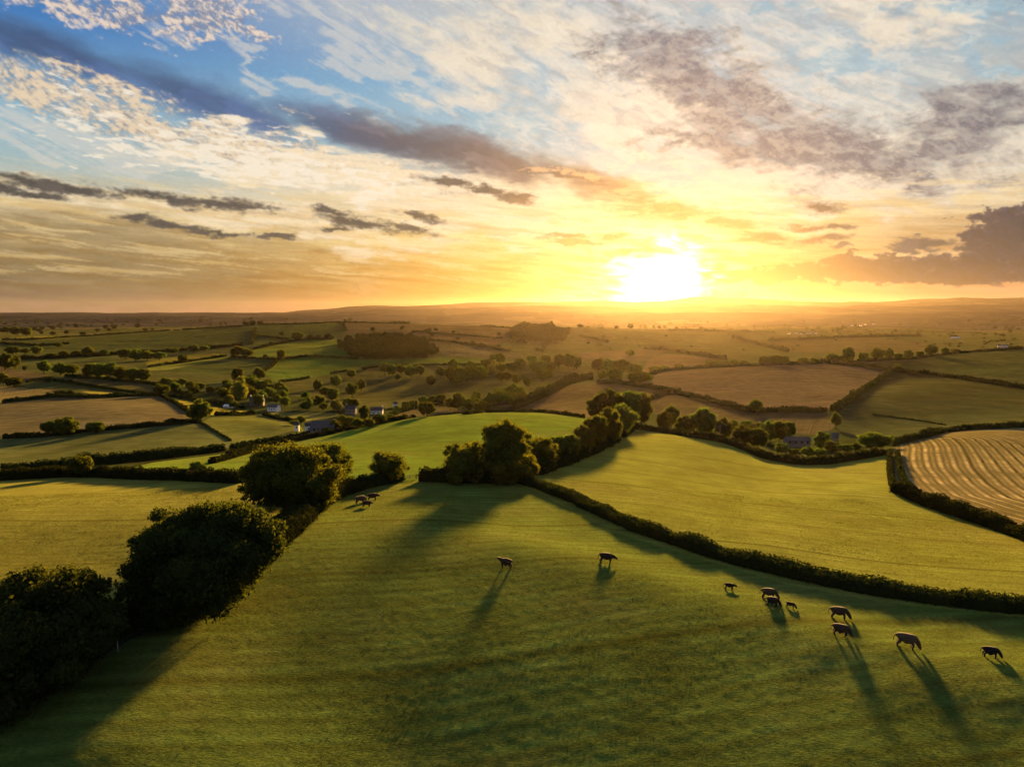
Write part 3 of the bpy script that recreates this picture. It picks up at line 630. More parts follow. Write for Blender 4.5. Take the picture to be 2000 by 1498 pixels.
# ------------------------------------------------------------------ hedgerows
def resample(P_, step):
    d = np.concatenate([[0], np.cumsum(np.hypot(*np.diff(P_, axis=0).T))]); n = max(2, int(d[-1]/step)+1); t = np.linspace(0, d[-1], n)
    return np.stack([np.interp(t, d, P_[:, 0]), np.interp(t, d, P_[:, 1])], 1), d[-1]
def hedge(pts, h, w, label, group=None, near_=False, leafm=None, name='hedgerow', wpx=None, world=None, cover=1.25, rough=.34):
    """pts: the hedge's foot in the photo"""
    w = w*(.62 if pts[0][1] < 900 else 1); h = h*(.85 if pts[0][1] < 900 else 1); P_ = line_world(pts, 10.) if world is None else np.array(world, float)
    P_ = P_[P_[:, 1] < 6000]
    # drop jumps over hidden ground
    Y = float(np.median(P_[:, 1])); step = max(.8, Y*.006); Q, L = resample(P_, step)
    k = np.ones(5)/5.
    if len(Q) > 6: Qs = np.stack([np.convolve(np.pad(Q[:, i], 2, 'edge'), k, 'valid') for i in (0, 1)], 1); Q = Qs
    T = unit(np.gradient(Q, axis=0)); Nn = np.stack([-T[:, 1], T[:, 0]], 1); Z = H(Q[:, 0], Q[:, 1]); o0 = np.array([Q[len(Q)//2, 0], Q[len(Q)//2, 1], Z[len(Q)//2]])
    hh = h*(1+rough*fbm(Q[:, 0]/max(6, step*3), Q[:, 1]/max(6, step*3), 3, 31)+.5*rough*fbm(Q[:, 0]/2.5, Q[:, 1]/2.5, 2, 33)); hh = hh*(1+1.1*np.clip(fbm(Q[:, 0]/9+40, Q[:, 1]/9, 2, 37)-.25, 0, 1)); ww = w*(1+.35*fbm(Q[:, 0]/8, Q[:, 1]/8, 2, 32))
    prof = [(-.5, -.4), (-.56, .35), (-.42, .85), (-.05, 1.), (.38, .88), (.55, .4), (.5, -.4)]
    V = np.stack([np.stack([Q[:, 0]+Nn[:, 0]*a*ww*.86, Q[:, 1]+Nn[:, 1]*a*ww*.86, Z+(b*hh*.92 if b > 0 else b)], 1) for a, b in prof], 1)
    V[:, :, :2] += (RNG.random(V[:, :, :2].shape)-.5)*w*.12; V[:, :, 2] += (RNG.random(V[:, :, 2].shape)-.5)*h*.12
    n = len(Q); m = len(prof); i = (np.arange(n-1)[:, None]*m+np.arange(m-1)[None, :]).ravel(); f = np.stack([i, i+1, i+m+1, i+m], 1)
    caps = np.array([[0, 1, 2, 3], [0, 3, 4, 5], [(n-1)*m+3, (n-1)*m+2, (n-1)*m+1, (n-1)*m], [(n-1)*m+5, (n-1)*m+4, (n-1)*m+3, (n-1)*m]])
    parts = [(V.reshape(-1, 3), np.concatenate([f, caps]))]
    ls = max(.22, Y*.0021); per = 2*h+w; cnt = int(min(60000, cover*L*per/ls**2))
    s = RNG.random(cnt)*(n-1); i0 = np.minimum(s.astype(int), n-2); fr = (s-i0)[:, None]; c = Q[i0]*(1-fr)+Q[i0+1]*fr; nn = Nn[i0]; hq = hh[i0]*(1-fr[:, 0])+hh[i0+1]*fr[:, 0]; wq = ww[i0]; zq = Z[i0]*(1-fr[:, 0])+Z[i0+1]*fr[:, 0]
    a = RNG.random(cnt)*math.pi; ca, sa_ = np.cos(a), np.sin(a); ex = np.sign(ca)*np.abs(ca)**.6*.56; ez = np.abs(sa_)**.6
    jit = RNG.uniform(.85, 1.12, cnt); pos = np.stack([c[:, 0]+nn[:, 0]*ex*wq*jit, c[:, 1]+nn[:, 1]*ex*wq*jit, zq+hq*ez*jit], 1)
    nr = unit(np.stack([nn[:, 0]*ca, nn[:, 1]*ca, sa_+.1], 1)+RNG.normal(size=(cnt, 3))*.6)
    parts.append(leaves(pos, nr, ls*1.35, RNG)); v, f = join_geo(parts); o = obj(name, np_mesh(name, v-o0, f, [leafm or M_HEDGE]), loc=tuple(o0)); tag(o, label, 'hedge', group or 'hedges between the fields'); return o
HEDGES = [
 ([(0,857),(80,854),(215,840),(370,825),(392,827)], 3, 3, 'dark hedge under the big pale stubble field on the left'),
 ([(0,925),(125,915),(190,908),(300,898),(437,881)], 3.4, 4, 'thick dark hedge below the olive field on the left'),
 ([(-60,941),(0,938),(130,931),(190,931),(280,935),(370,937),(475,943)], 3, 4, 'hedge along the far side of the sunlit left meadow'),
 ([(450,879),(500,870),(550,861),(600,851),(650,842),(680,838)], 3, 3, 'upper of two dark lane hedges rising to the village'),
 ([(410,906),(450,896),(492,881),(550,867),(635,850),(675,841),(737,828),(812,815)], 2, 2, 'hedge on the left boundary of the bright green field'),
 ([(0,788),(100,776),(175,778),(287,773),(312,773)], 3.5, 4, 'dark hedge above the big stubble field on the left'),
 ([(312,773),(345,790),(372,809)], 3, 3.5, 'hedge down the right side of the big stubble field'),
 ([(300,770),(380,781),(430,791),(480,798)], 2.5, 3, 'hedge above the small bright yellow field'),
 ([(50,748),(88,741),(125,747),(187,757),(250,766),(290,770)], 3, 4, 'hedge under the pale field left of the village wood'),
 ([(108,768),(175,776),(240,774),(310,771)], 3, 4, 'bushy hedge along the thin yellow strip'),
 ([(125,736),(200,741),(295,751),(325,756),(375,778)], 4, 5, 'hedge under the dark tree line on the left'),
 ([(0,664),(80,663),(150,658),(225,653),(350,645),(475,637),(500,634)], 4, 5, 'hedge along the left skyline'),
 ([(500,634),(562,634),(662,630),(762,632),(850,634),(950,638),(1000,641),(1125,642)], 4, 5, 'hedge along the middle skyline'),
 ([(0,671),(80,676),(140,672)], 5, 5, 'hedge across the dark field at far left'),
 ([(32,703),(130,699),(225,693),(312,688),(400,683),(475,674)], 6, 6, 'long hedge with trees across the left hillside'),
 ([(287,718),(375,706),(445,696)], 4, 4, 'hedge between the two long strips left of centre'),
 ([(415,812),(462,812),(500,809)], 3.5, 4, 'short hedge below the bright yellow field'),
 ([(390,826),(410,837),(432,850),(452,862)], 1.2, 1.2, 'thin low hedge down the olive field corner'),
 ([(450,697),(495,701),(537,703),(575,700),(600,697),(670,700),(702,703)], 4, 5, 'hedge above the brightest green slope'),
 ([(542,703),(532,716),(512,728)], 4, 4, 'hedge down the left side of the brightest green slope'),
 ([(542,747),(580,743),(607,738)], 3, 3, 'short hedge at the foot of the green slope'),
 ([(642,731),(680,725)], 3, 3, 'short hedge between slope and pasture'),
 ([(705,721),(742,716),(850,713),(950,713)], 3, 4, 'hedge along the top of the pasture hill'),
 ([(495,683),(525,676),(562,668),(600,663),(655,662)], 5, 6, 'hedge above the upper green slope'),
 ([(500,656),(565,663)], 4, 4, 'faint hedge on the upper left hill'),
 ([(492,673),(497,655),(500,643)], 4, 4, 'hedge running up to the left skyline'),
 ([(670,631),(674,640),(676,647)], 4, 4, 'hedge running up to the crest trees'),
 ([(825,664),(887,669),(950,679),(1000,688)], 5, 6, 'hedge above the pale strip right of the hill wood'),
 ([(800,648),(895,655),(985,662)], 4, 5, 'upper hedge across the brown back slope'),
 ([(1000,801),(1030,790),(1055,778),(1080,765),(1107,751),(1135,744),(1157,741)], 8, 9, 'tall thick hedge climbing the pale brown slope'),
 ([(900,810),(960,805),(1020,804),(1075,807),(1145,817)], 2, 2.5, 'low hedge along the crest of the bright green field'),
 ([(1165,749),(1212,751),(1275,759),(1310,766),(1350,777),(1400,789),(1460,806),(1540,805),(1620,805)], 4.5, 5, 'long curved hedge under the big tilled field'),
 ([(1622,804),(1640,797),(1670,776),(1700,755),(1744,726)], 5, 5, 'hedge down the right side of the big tilled field'),
 ([(1270,782),(1290,771),(1310,767)], 4, 4, 'short hedge branching below the tilled field'),
 ([(1267,734),(1300,725),(1380,719),(1500,714),(1600,710),(1650,709)], 4, 5, 'hedge along the top of the big tilled field'),
 ([(1600,709),(1680,716),(1740,725),(1820,733),(1900,744),(2000,759),(2080,772)], 5, 6, 'long hedge descending across the right hillside'),
 ([(1650,709),(1700,706),(1780,702),(1860,691),(2000,681),(2080,676)], 4, 5, 'skyline hedge under the right row of trees'),
 ([(1740,872),(1780,862),(1840,846),(1900,839),(2000,835),(2080,834)], 3.4, 4, 'dark hedge above the ploughed stubble on the right'),
 ([(1697,809),(1770,818),(1850,831)], 1, 1, 'faint thin hedge across the dim right field'),
 ([(1257,682),(1300,686),(1360,694),(1420,704)], 7, 8, 'hazy hedge below the sunlit plain'),
 ([(1130,657),(1160,663),(1190,670)], 6, 6, 'short hazy hedge left of the sun streak'),
 ([(1430,660),(1480,674),(1540,688)], 8, 8, 'slanting hedge on the sunlit plain'),
 ([(1300,646),(1400,648),(1520,651)], 8, 8, 'hedge on the far edge of the sunlit plain'),
 ([(1500,667),(1570,663),(1700,658),(1800,657)], 8, 9, 'hedge above the curved brown field on the plain'),
 ([(758,818),(780,806),(830,793),(870,788)], 4, 5, 'hedge climbing from the cottage to the lit trees'),
 ([(512,810),(535,817),(560,822),(587,826)], 3, 3.5, 'dark hedge left of the village barn'),
 ([(1237,838),(1300,846),(1407,863),(1457,880),(1490,896),(1560,908),(1614,907),(1680,897),(1730,888)], 3.2, 4.5, 'dark curving hedge behind the right meadow'),
 ([(1750,960),(1790,978),(1850,1000),(1920,1022),(2000,1051),(2080,1080)], 2.8, 3.6, 'thick hedge between the right meadow and the ploughed stubble'),
 ([(1738,890),(1737,925),(1742,950),(1765,970)], 2.4, 2.0, 'left line of the double hedge at the stubble corner'),
 ([(1752,888),(1758,920),(1768,950),(1795,975)], 2.2, 2.0, 'right line of the double hedge at the stubble corner'),
 ([(990,938),(1010,940),(1060,955),(1130,982),(1200,1016),(1250,1038),(1365,1076),(1452,1102),(1552,1125),(1645,1146),(1738,1162),(1903,1185),(2000,1193),(2120,1206)], 1.6, 3.0, 'long dark hedge behind the grazing cattle'),
 ([(1040,928),(1100,906),(1180,872),(1235,836)], 3.5, 5, 'hedge under the double row of trees'),
 ([(820,938),(860,940),(900,942),(960,942),(1000,942)], 3, 4, 'hedge right of the field gate under the copse'),
 ([(700,956),(735,949),(785,938)], 2.6, 3, 'short hedge between the oak and the field gate'),
 ([(-120,1480),(0,1392),(110,1322),(230,1247),(350,1192),(450,1133),(530,1075),(570,1035),(620,988),(660,968),(700,956)], 3.0, 4, 'dark hedge under the big trees on the left'),
]
for q in HEDGES: hedge(*q)
# ------------------------------------------------------------------ cattle
def flat(name, col, rough=.9, var=.25, scale=3.):
    m, N = mat(name); g = N.new('ShaderNodeNewGeometry'); n1 = N.noise(g.outputs['Position'], scale, 4)
    b = N.new('ShaderNodeBsdfPrincipled'); N.l.new(N.mix(N.mapr(n1, .3, .7), tuple(x*(1-var) for x in col), tuple(min(1, x*(1+var)) for x in col)), b.inputs['Base Color']); b.inputs['Roughness'].default_value = rough; b.inputs['Specular IOR Level'].default_value = .15
    o = N.new('ShaderNodeOutputMaterial'); N.l.new(b.outputs[0], o.inputs[0]); return m
def coat(name, col):
    m = flat(name, col); b = [n for n in m.node_tree.nodes if n.type == 'BSDF_PRINCIPLED'][0]; b.inputs['Sheen Weight'].default_value = .18; b.inputs['Sheen Roughness'].default_value = .4; b.inputs['Sheen Tint'].default_value = (1, .85, .65, 1); return m
COAT = {'black': coat('black_coat', (.010, .009, .009)), 'brown': coat('brown_coat', (.055, .030, .018)), 'tan': coat('tan_coat', (.085, .052, .028)), 'dun': coat('dun_coat', (.06, .038, .022)), 'dark': coat('dark_brown_coat', (.03, .018, .012))}
def cow_mesh(nm, pose, step=0., calf=False):
    V = []; E = []; R = []
    def add(p, r, par=None):
        p = (p[0], p[1], p[2]*.88 if p[2] > .2 else p[2])
        V.append(p); R.append(r if hasattr(r, '__len__') else (r, r)); 
        if par is not None: E.append((par, len(V)-1))
        return len(V)-1
    lean = .8 if calf else 1.
    pel = add((-.62, 0, 1.12), (.34*lean, .42*lean)); mid = add((-.1, 0, 1.02), (.42*lean, .50*lean), pel); ch = add((.42, 0, 1.04), (.38*lean, .50*lean), mid); wi = add((.68, 0, 1.12), (.24, .33*lean), ch)
    rump = add((-.92, 0, 1.18), (.2*lean, .2*lean), pel); t1 = add((-1.08, 0, 1.1), .045, rump); t2 = add((-1.14, 0, .8), .03, t1); t3 = add((-1.13, 0, .48), .045, t2)
    if pose == 'graze':
        n1 = add((.92, .02, .86), (.18, .25), wi); n2 = add((1.08, .04, .56), (.14, .19), n1); h1 = add((1.17, .05, .36), (.13, .16), n2); h2 = add((1.27, .05, .12), .09, h1); hp = (1.12, .05, .45)
    elif pose == 'low':
        n1 = add((.96, 0, 1.12), (.18, .26), wi); n2 = add((1.14, 0, 1.06), (.14, .19), n1); h1 = add((1.28, 0, .98), (.13, .16), n2); h2 = add((1.5, 0, .8), .09, h1); hp = (1.24, 0, 1.08)
    else:
        n1 = add((.92, 0, 1.28), (.18, .26), wi); n2 = add((1.06, 0, 1.42), (.14, .19), n1); h1 = add((1.2, 0, 1.44), (.13, .16), n2); h2 = add((1.44, 0, 1.3), .09, h1); hp = (1.16, 0, 1.52)
    for s in (-1, 1):
        e = add((hp[0]-.04, hp[1]+s*.2, hp[2]-.02), (.03, .045), n2)
        k = step*s
        a = add((-.66, s*.17, .88), (.17, .24), pel); b = add((-.55+k*.5, s*.2, .66), .19, a); c_ = add((-.80+k*.8, s*.19, .42), .115, b); d = add((-.73+k, s*.19, .10), .09, c_); add((-.68+k, s*.19, .03), .095, d)
        a = add((.5, s*.15, .80), (.15, .22), ch); b = add((.53-k*.4, s*.17, .45), .125, a); c_ = add((.5-k*.9, s*.17, .10), .085, b); add((.55-k*.9, s*.17, .03), .09, c_)
    me = bpy.data.meshes.new(nm); me.from_pydata(V, E, []); o = bpy.data.objects.new(nm, me); COL.objects.link(o)
    md = o.modifiers.new('s', 'SKIN'); md.use_smooth_shade = True; sk = me.skin_vertices[0].data
    for i, r in enumerate(R): sk[i].radius = r; sk[i].use_root = (i == 0)
    o.modifiers.new('u', 'SUBSURF').render_levels = 1; o.modifiers['u'].levels = 1
    dg = bpy.context.evaluated_depsgraph_get(); dg.update(); m2 = bpy.data.meshes.new_from_object(o.evaluated_get(dg)); m2.name = nm; bpy.data.objects.remove(o); bpy.data.meshes.remove(me)
    m2.materials.clear(); m2.materials.append(COAT['brown']); return m2
CM = {'graze': cow_mesh('cow', 'graze', .04), 'graze2': cow_mesh('cow', 'graze', -.07), 'stand': cow_mesh('cow', 'stand', .05), 'low': cow_mesh('cow', 'low', .05), 'calfwalk': cow_mesh('calf', 'low', .1, True), 'calfgraze': cow_mesh('calf', 'graze', .08, True)}
def cow(u, v, L, hd, mesh, coat, label, name='cow', sc=None):
    x, y, z = place_px(u, v); s = L*(y/F)/2.35/max(.35, abs(math.cos(math.radians(hd)))); s = sc or s
    o = obj(name, CM[mesh], loc=(x, y, z-.02*s)); nx = float(H(x+1, y)-H(x-1, y))/2; ny = float(H(x, y+1)-H(x, y-1))/2
    h = math.radians(hd); pitch = -math.atan(nx*math.cos(h)+ny*math.sin(h)); o.rotation_euler = (0, pitch, h); s *= 1.07; o.scale = (s, s*1.25, s*1.08)
    o.material_slots[0].link = 'OBJECT'; o.material_slots[0].material = COAT[coat]; tag(o, label, name, 'cattle grazing on the foreground hill'); return o
cow(988, 1108, 28, 160, 'stand', 'brown', 'brown cow standing alone on the left, facing left')
cow(1184, 1099, 31, -18, 'low', 'dark', 'dark cow standing on the bright grass crest, facing right')
cow(1424, 1151, 22, -12, 'calfwalk', 'black', 'small black calf walking alone near the long hedge', 'calf')
cow(1502, 1169, 31, -25, 'graze', 'dun', 'pale-backed cow grazing behind a darker one')
cow(1509, 1183, 26, -28, 'graze2', 'dark', 'dark cow grazing in front of the pale-backed cow')
cow(1544, 1187, 17, -35, 'calfgraze', 'dark', 'small dark calf grazing right of the close pair', 'calf')
cow(1639, 1208, 35, -25, 'graze', 'brown', 'reddish brown cow grazing, upper of the stacked pair')
cow(1642, 1241, 33, -30, 'graze2', 'brown', 'brown cow grazing with long shadow, lower of the stacked pair')
cow(1769, 1264, 42, -25, 'graze', 'tan', 'large tan cow grazing between the brown pair and the black one')
cow(1935, 1283, 30, -30, 'graze2', 'black', 'black cow grazing alone near the right edge')
cow(704, 983, 20, 35, 'graze', 'tan', 'pale cow at the back left of the huddled trio')
cow(717, 990, 20, -12, 'low', 'brown', 'brown cow at the front of the huddled trio')
cow(728, 977, 22, 10, 'low', 'dark', 'dark cow at the back right of the huddled trio')

# ------------------------------------------------------------------ buildings
M_WHITE = flat('white_render', (.8, .78, .72), .9, .05); M_STONE = flat('grey_stone', (.2, .18, .16), .95, .2); M_SLATE = flat('slate', (.06, .058, .06), .9, .2); M_TIN = flat('weathered_sheet_roof', (.09, .085, .08), .9, .15)
M_GLASS = flat('dark_window', (.02, .025, .03), .15, .1); M_WOOD = flat('weathered_wood', (.16, .12, .085), .9, .3); M_POST = flat('pale_post', (.4, .36, .28), .9, .2); M_RUST = flat('rusty_roof', (.26, .12, .08), .8, .3); M_WIRE = flat('fence_wire', (.25, .25, .24), .5, .05)
def box(x0, x1, y0, y1, z0, z1):
    v = np.array([(x, y, z) for z in (z0, z1) for y in (y0, y1) for x in (x0, x1)], float)
    return v, np.array([(0, 2, 3, 1), (4, 5, 7, 6), (0, 1, 5, 4), (2, 6, 7, 3), (0, 4, 6, 2), (1, 3, 7, 5)])
def house(u, v, L, D, h, rh, rz, label, wall=M_WHITE, roof=M_SLATE, nwin=4, chim=((1, M_WHITE),), name='house', cat='house', group=None, Y=None, door=True, lift=0.):
    x, y, z = place_px(u, v, Y); e = empty(name, (x, y, z+lift), math.radians(rz)); tag(e, label, cat, group)
    a, b = L/2, D/2
    vv = np.array([(-a, -b, -1.5), (a, -b, -1.5), (a, b, -1.5), (-a, b, -1.5), (-a, -b, h), (a, -b, h), (a, b, h), (-a, b, h), (-a, 0, h+rh-.05), (a, 0, h+rh-.05)], float)
    ff = np.array([(0, 1, 5, 4), (2, 3, 7, 6), (1, 2, 6, 5), (3, 0, 4, 7), (5, 6, 9, 9), (4, 8, 7, 7)])
    me = bpy.data.meshes.new('wall'); me.from_pydata([tuple(q) for q in vv], [], [(0, 1, 5, 4), (2, 3, 7, 6), (1, 2, 6, 9, 5), (3, 0, 4, 8, 7)]); me.materials.append(wall); obj('wall', me, e)
    o_ = .3; k = rh/b
    rv = []; rf = []
    for s in (-1, 1):
        c = len(rv); y0, z0 = s*(b+o_), h-o_*k
        rv += [(-a-o_, y0, z0), (a+o_, y0, z0), (a+o_, 0, h+rh), (-a-o_, 0, h+rh), (-a-o_, y0, z0+.18), (a+o_, y0, z0+.18), (a+o_, 0, h+rh+.18), (-a-o_, 0, h+rh+.18)]
        rf += [tuple(c+i for i in q) for q in ((0, 3, 2, 1), (4, 5, 6, 7), (0, 1, 5, 4), (1, 2, 6, 5), (3, 0, 4, 7))]
    me = bpy.data.meshes.new('roof'); me.from_pydata(rv, [], rf); me.materials.append(roof); ro = obj('roof', me, e)
    for cx, cm in chim:
        v_, f_ = box(cx*a*.94-.4, cx*a*.94+.4, -.45, .45, h+rh*.4, h+rh+1.5); obj('chimney', np_mesh('chimney', v_, f_, [cm]), ro)
    for i in range(nwin):
        cx = -a+(i+.5)*L/nwin; v_, f_ = box(cx-.45, cx+.45, -b-.04, -b+.1, h*.35, h*.35+1.1); obj('window', np_mesh('window', v_, f_, [M_GLASS]), e)
    if door:
        cx = -a+L/nwin if nwin else 0; v_, f_ = box(cx-.45, cx+.45, -b-.05, -b+.1, 0, 2.0); obj('door', np_mesh('door', v_, f_, [M_WOOD]), e)
    return e
house(736, 808, 10.5, 6, 3.2, 2.6, 4, 'long white cottage with dark windows and a white end chimney', chim=((1, M_WHITE),))
house(503, 799, 12, 7, 5.5, 3, 6, 'dark-roofed farmhouse with two white chimneys above the trees', wall=M_STONE, chim=((-1, M_WHITE), (1, M_WHITE)), name='farmhouse', Y=640)
house(535, 803, 9, 7, 3, 2.4, -12, 'pale-roofed barn right of the farmhouse', wall=M_WHITE, roof=M_TIN, chim=(), nwin=2, name='barn', cat='barn', lift=1.)
house(632, 846, 12, 8, 2.2, 3.2, 5, 'big grey-roofed barn in the village', wall=M_STONE, roof=M_TIN, chim=(), nwin=3, name='barn', cat='barn', lift=1.2)
house(603, 846, 3.6, 4, 3.6, 1.6, 20, 'small white gabled house left of the grey barn', nwin=1, chim=(), lift=1.)
house(580, 842, 2.6, 3, 3, 1.4, 10, 'tiny white shed at the left end of the village', nwin=1, chim=(), name='shed', cat='shed', lift=1., door=False)
house(686, 808, 9, 6, 4.2, 2.6, -4, 'grey stone house left of the white cottage', wall=M_STONE, nwin=3, chim=((-1, M_STONE),), lift=.5)
house(690, 823, 3.5, 3.5, 2.4, 1.4, 12, 'small white outbuilding below the grey stone house', nwin=1, chim=(), name='shed', cat='shed', door=False, lift=1.)
house(772, 797, 3.5, 3.5, 3.2, 1.6, 30, 'tiny white building on the lane right of the cottage', nwin=1, chim=(), name='shed', cat='shed', door=False, lift=1.)
house(448, 796, 9, 5, 1.6, 1.2, -3, 'low white-roofed shed in the field left of the farmhouse', wall=M_WHITE, roof=M_WHITE, nwin=2, chim=(), name='shed', cat='shed', door=False)
house(1556, 868, 12, 6, 2, 1.5, -3, 'long low shed with patchy pale and rusty roof behind the right meadow', wall=M_STONE, roof=M_TIN, nwin=4, chim=(), name='shed', cat='shed', Y=352, lift=1.8)
house(1622, 862, 7, 5, 3, 2.2, -25, 'small grey barn right of the long low shed', wall=M_STONE, roof=M_TIN, nwin=1, chim=(), name='barn', cat='barn', Y=350, lift=2.)
fr = [(1556,652,10),(1566,653,11),(1576,652,9),(1584,652,10),(1593,652,11),(1541,653,8)]
for i, (u, v, L) in enumerate(sorted(fr)): house(u, v, L, 7, 4, 3, (i*37) % 60-30, 'white house in the sunlit hamlet on the plain, '+(ORD[i] if i < 5 else 'rightmost'), nwin=3, group='houses of the sunlit hamlet', door=False)
fr = [(1664,637,18),(1672,636,15),(1681,637,18),(1690,635,15),(1706,634,17)]
for i, (u, v, L) in enumerate(fr): house(u, v, L, 10, 6, 5, (i*41) % 60-30, 'pale house in the far hazy village, '+(ORD[i] if i < 4 else 'rightmost'), nwin=3, group='houses of the far village', door=False)
house(1866, 661, 30, 10, 3, 2, -2, 'long white-roofed shed on the right plain', wall=M_WHITE, roof=M_WHITE, nwin=6, chim=(), name='shed', cat='shed')
fr = [(1952,680,7),(1958,679,6),(1965,678,8)]
for i, (u, v, L) in enumerate(fr): house(u, v, L, 6, 5, 3, (i*53) % 70-30, 'white house behind the right skyline hedge, '+('leftmost', 'middle one', 'rightmost')[i], nwin=2, group='white houses at the right', door=False, Y=1500, lift=9)

# ------------------------------------------------------------------ fence, gate, pole
P_ = line_world([(-40,1432),(0,1403),(95,1350),(163,1309),(224,1276),(363,1196),(430,1158),(470,1130)], 10.); Q, L = resample(P_, 4.6)
e = empty('wire_fence', (float(Q[0, 0]), float(Q[0, 1]), float(H(Q[0, 0], Q[0, 1])))); tag(e, 'wire fence with pale posts along the big trees on the left', 'fence'); O0 = np.array(e.location)
zq = H(Q[:, 0], Q[:, 1])
for i in range(len(Q)):
    v, f = tube([(Q[i, 0], Q[i, 1], zq[i]-.3), (Q[i, 0]+.03*(i % 3-1), Q[i, 1], zq[i]+1.25+.1*(i % 2))], [.055, .05], 6); obj('post', np_mesh('post', v-O0, f, [M_POST]), e)
for hh in (.45, .8, 1.1):
    v, f = tube([(Q[i, 0], Q[i, 1], zq[i]+hh) for i in range(len(Q))], [.006]*len(Q), 4); obj('wire', np_mesh('wire', v-O0, f, [M_WIRE]), e)
x, y, z = place_px(800, 937); e = empty('field_gate', (x, y, z), math.radians(18)); tag(e, 'small wooden field gate in the hedge gap by the upright tree', 'gate')
for s in (-1, 1):
    v, f = tube([(s*1.75, 0, -.3), (s*1.75, 0, 1.5)], [.1, .1], 8); obj('gate_post', np_mesh('gate_post', v, f, [M_WOOD]), e)
bars = [box(-1.6, 1.6, -.03, .03, .25+.24*k, .33+.24*k) for k in range(5)]+[box(-1.6, -1.5, -.05, -.035, .2, 1.35), box(1.5, 1.6, -.05, -.035, .2, 1.35), box(-.05, .05, -.05, -.035, .2, 1.35)]
v, f = join_geo(bars); obj('bars', np_mesh('bars', v, f, [M_WOOD]), e)
def pole(u, v, vt, Y, label, arm=True):
    x, y, z = place_px(u, v, Y); d = raydir(u, vt); h = CAMZ+y*float(d[2]/d[1])-z; e = empty('utility_pole', (x, y, z)); tag(e, label, 'utility pole')
    v_, f_ = tube([(0, 0, -.5), (0, 0, h)], [.16, .12], 8); obj('post', np_mesh('post', v_, f_, [M_POST]), e)
    if arm: v_, f_ = box(-1.1, 1.1, -.22, -.12, h-.7, h-.5); obj('crossarm', np_mesh('crossarm', v_, f_, [M_POST]), e)
pole(1406, 852, 829, 318, 'pale utility pole with crossarm behind the right meadow')
pole(1815, 853, 838, None, 'thin post standing in the hedge above the ploughed stubble', False)

# ------------------------------------------------------------------ turf of the foreground
mt_, N = mat('grass_blades'); g = N.new('ShaderNodeNewGeometry')
c = N.mix(N.mapr(N.noise(g.outputs['Position'], .12, 4), .35, .65), (.05, .07, .012), (.08, .088, .018)); c = N.mix(N.mapr(g.outputs['Random Per Island'], 0, 1, 0, .4), c, (.11, .10, .03))
d = N.new('ShaderNodeBsdfDiffuse'); N.l.new(c, d.inputs[0]); t = N.new('ShaderNodeBsdfTranslucent'); N.l.new(N.vm('MULTIPLY', c, (1.5, 1.3, .6)), t.inputs[0]); mx = N.new('ShaderNodeMixShader'); mx.inputs[0].default_value = .38
N.l.new(d.outputs[0], mx.inputs[1]); N.l.new(t.outputs[0], mx.inputs[2]); o = N.new('ShaderNodeOutputMaterial'); N.l.new(mx.outputs[0], o.inputs[0])
def turf(n, ymin, ymax, hmul, label, name, seed):
    rng = np.random.default_rng(seed); y = np.sqrt(rng.uniform(ymin**2, ymax**2, n)); x = y*rng.uniform(-.86, .86, n)
    cl = fbm(x/2.2, y/2.2, 3, 77)*.5+fbm(x/14., y/14., 2, 78)*.4; k = cl+rng.uniform(-.8, .8, n) > .0; x = x[k]; y = y[k]; cl = cl[k]; n = len(x)
    z = H(x, y); nz = fbm(x/1.1, y/.75, 3, 21)*.036 + fbm(x/6., y/4., 3, 22)*.012; z = z+nz*np.clip((420-y)/250., 0, 1)
    B = 3; x = np.repeat(x, B)+rng.normal(0, .07, n*B); y = np.repeat(y, B)+rng.normal(0, .07, n*B); z = np.repeat(z, B); hgt = np.repeat(.07+.11*np.clip(cl, 0, 1), B)*rng.uniform(.6, 1.4, n*B)*hmul
    a = rng.uniform(0, math.pi, n*B); wd_ = .05*hmul*rng.uniform(.7, 1.4, n*B)*(.6+y/110.); lx = rng.normal(0, .06, n*B); ly = rng.normal(0, .06, n*B)
    v = np.stack([np.stack([x-np.cos(a)*wd_, y-np.sin(a)*wd_, z-.03], 1), np.stack([x+np.cos(a)*wd_, y+np.sin(a)*wd_, z-.03], 1), np.stack([x+lx, y+ly, z+hgt], 1)], 1).reshape(-1, 3)
    tag(obj(name, np_mesh(name, v, np.arange(len(v)).reshape(-1, 3), [mt_])), label, None, None, 'stuff')
turf(330000, 40, 170, .5, 'short tussocky pasture grass of the foreground hill', 'grass', 3)

# ------------------------------------------------------------------ camera, sun, sky, air
cam = bpy.data.cameras.new('camera'); co = bpy.data.objects.new('camera', cam); COL.objects.link(co); scn.camera = co
cam.sensor_width = 36; cam.lens = 36*F/2000; cam.clip_start = .5; cam.clip_end = 60000
co.location = (0, 0, CAMZ); co.rotation_euler = (math.radians(90)-PITCH, 0, 0)

EXPO = 2.5; HAZE = .55e-5; HAZE_G = .80
scn.view_settings.view_transform = 'Standard'; scn.view_settings.look = 'None'; scn.view_settings.exposure = EXPO; scn.view_settings.gamma = 1
sl = bpy.data.lights.new('sun', 'SUN'); sl.energy = 3.6; sl.angle = math.radians(5); sl.color = (1, .60, .17)
so = bpy.data.objects.new('sun', sl); COL.objects.link(so); so.rotation_euler = Vector(tuple(-SUNDIR)).to_track_quat('-Z', 'Y').to_euler()

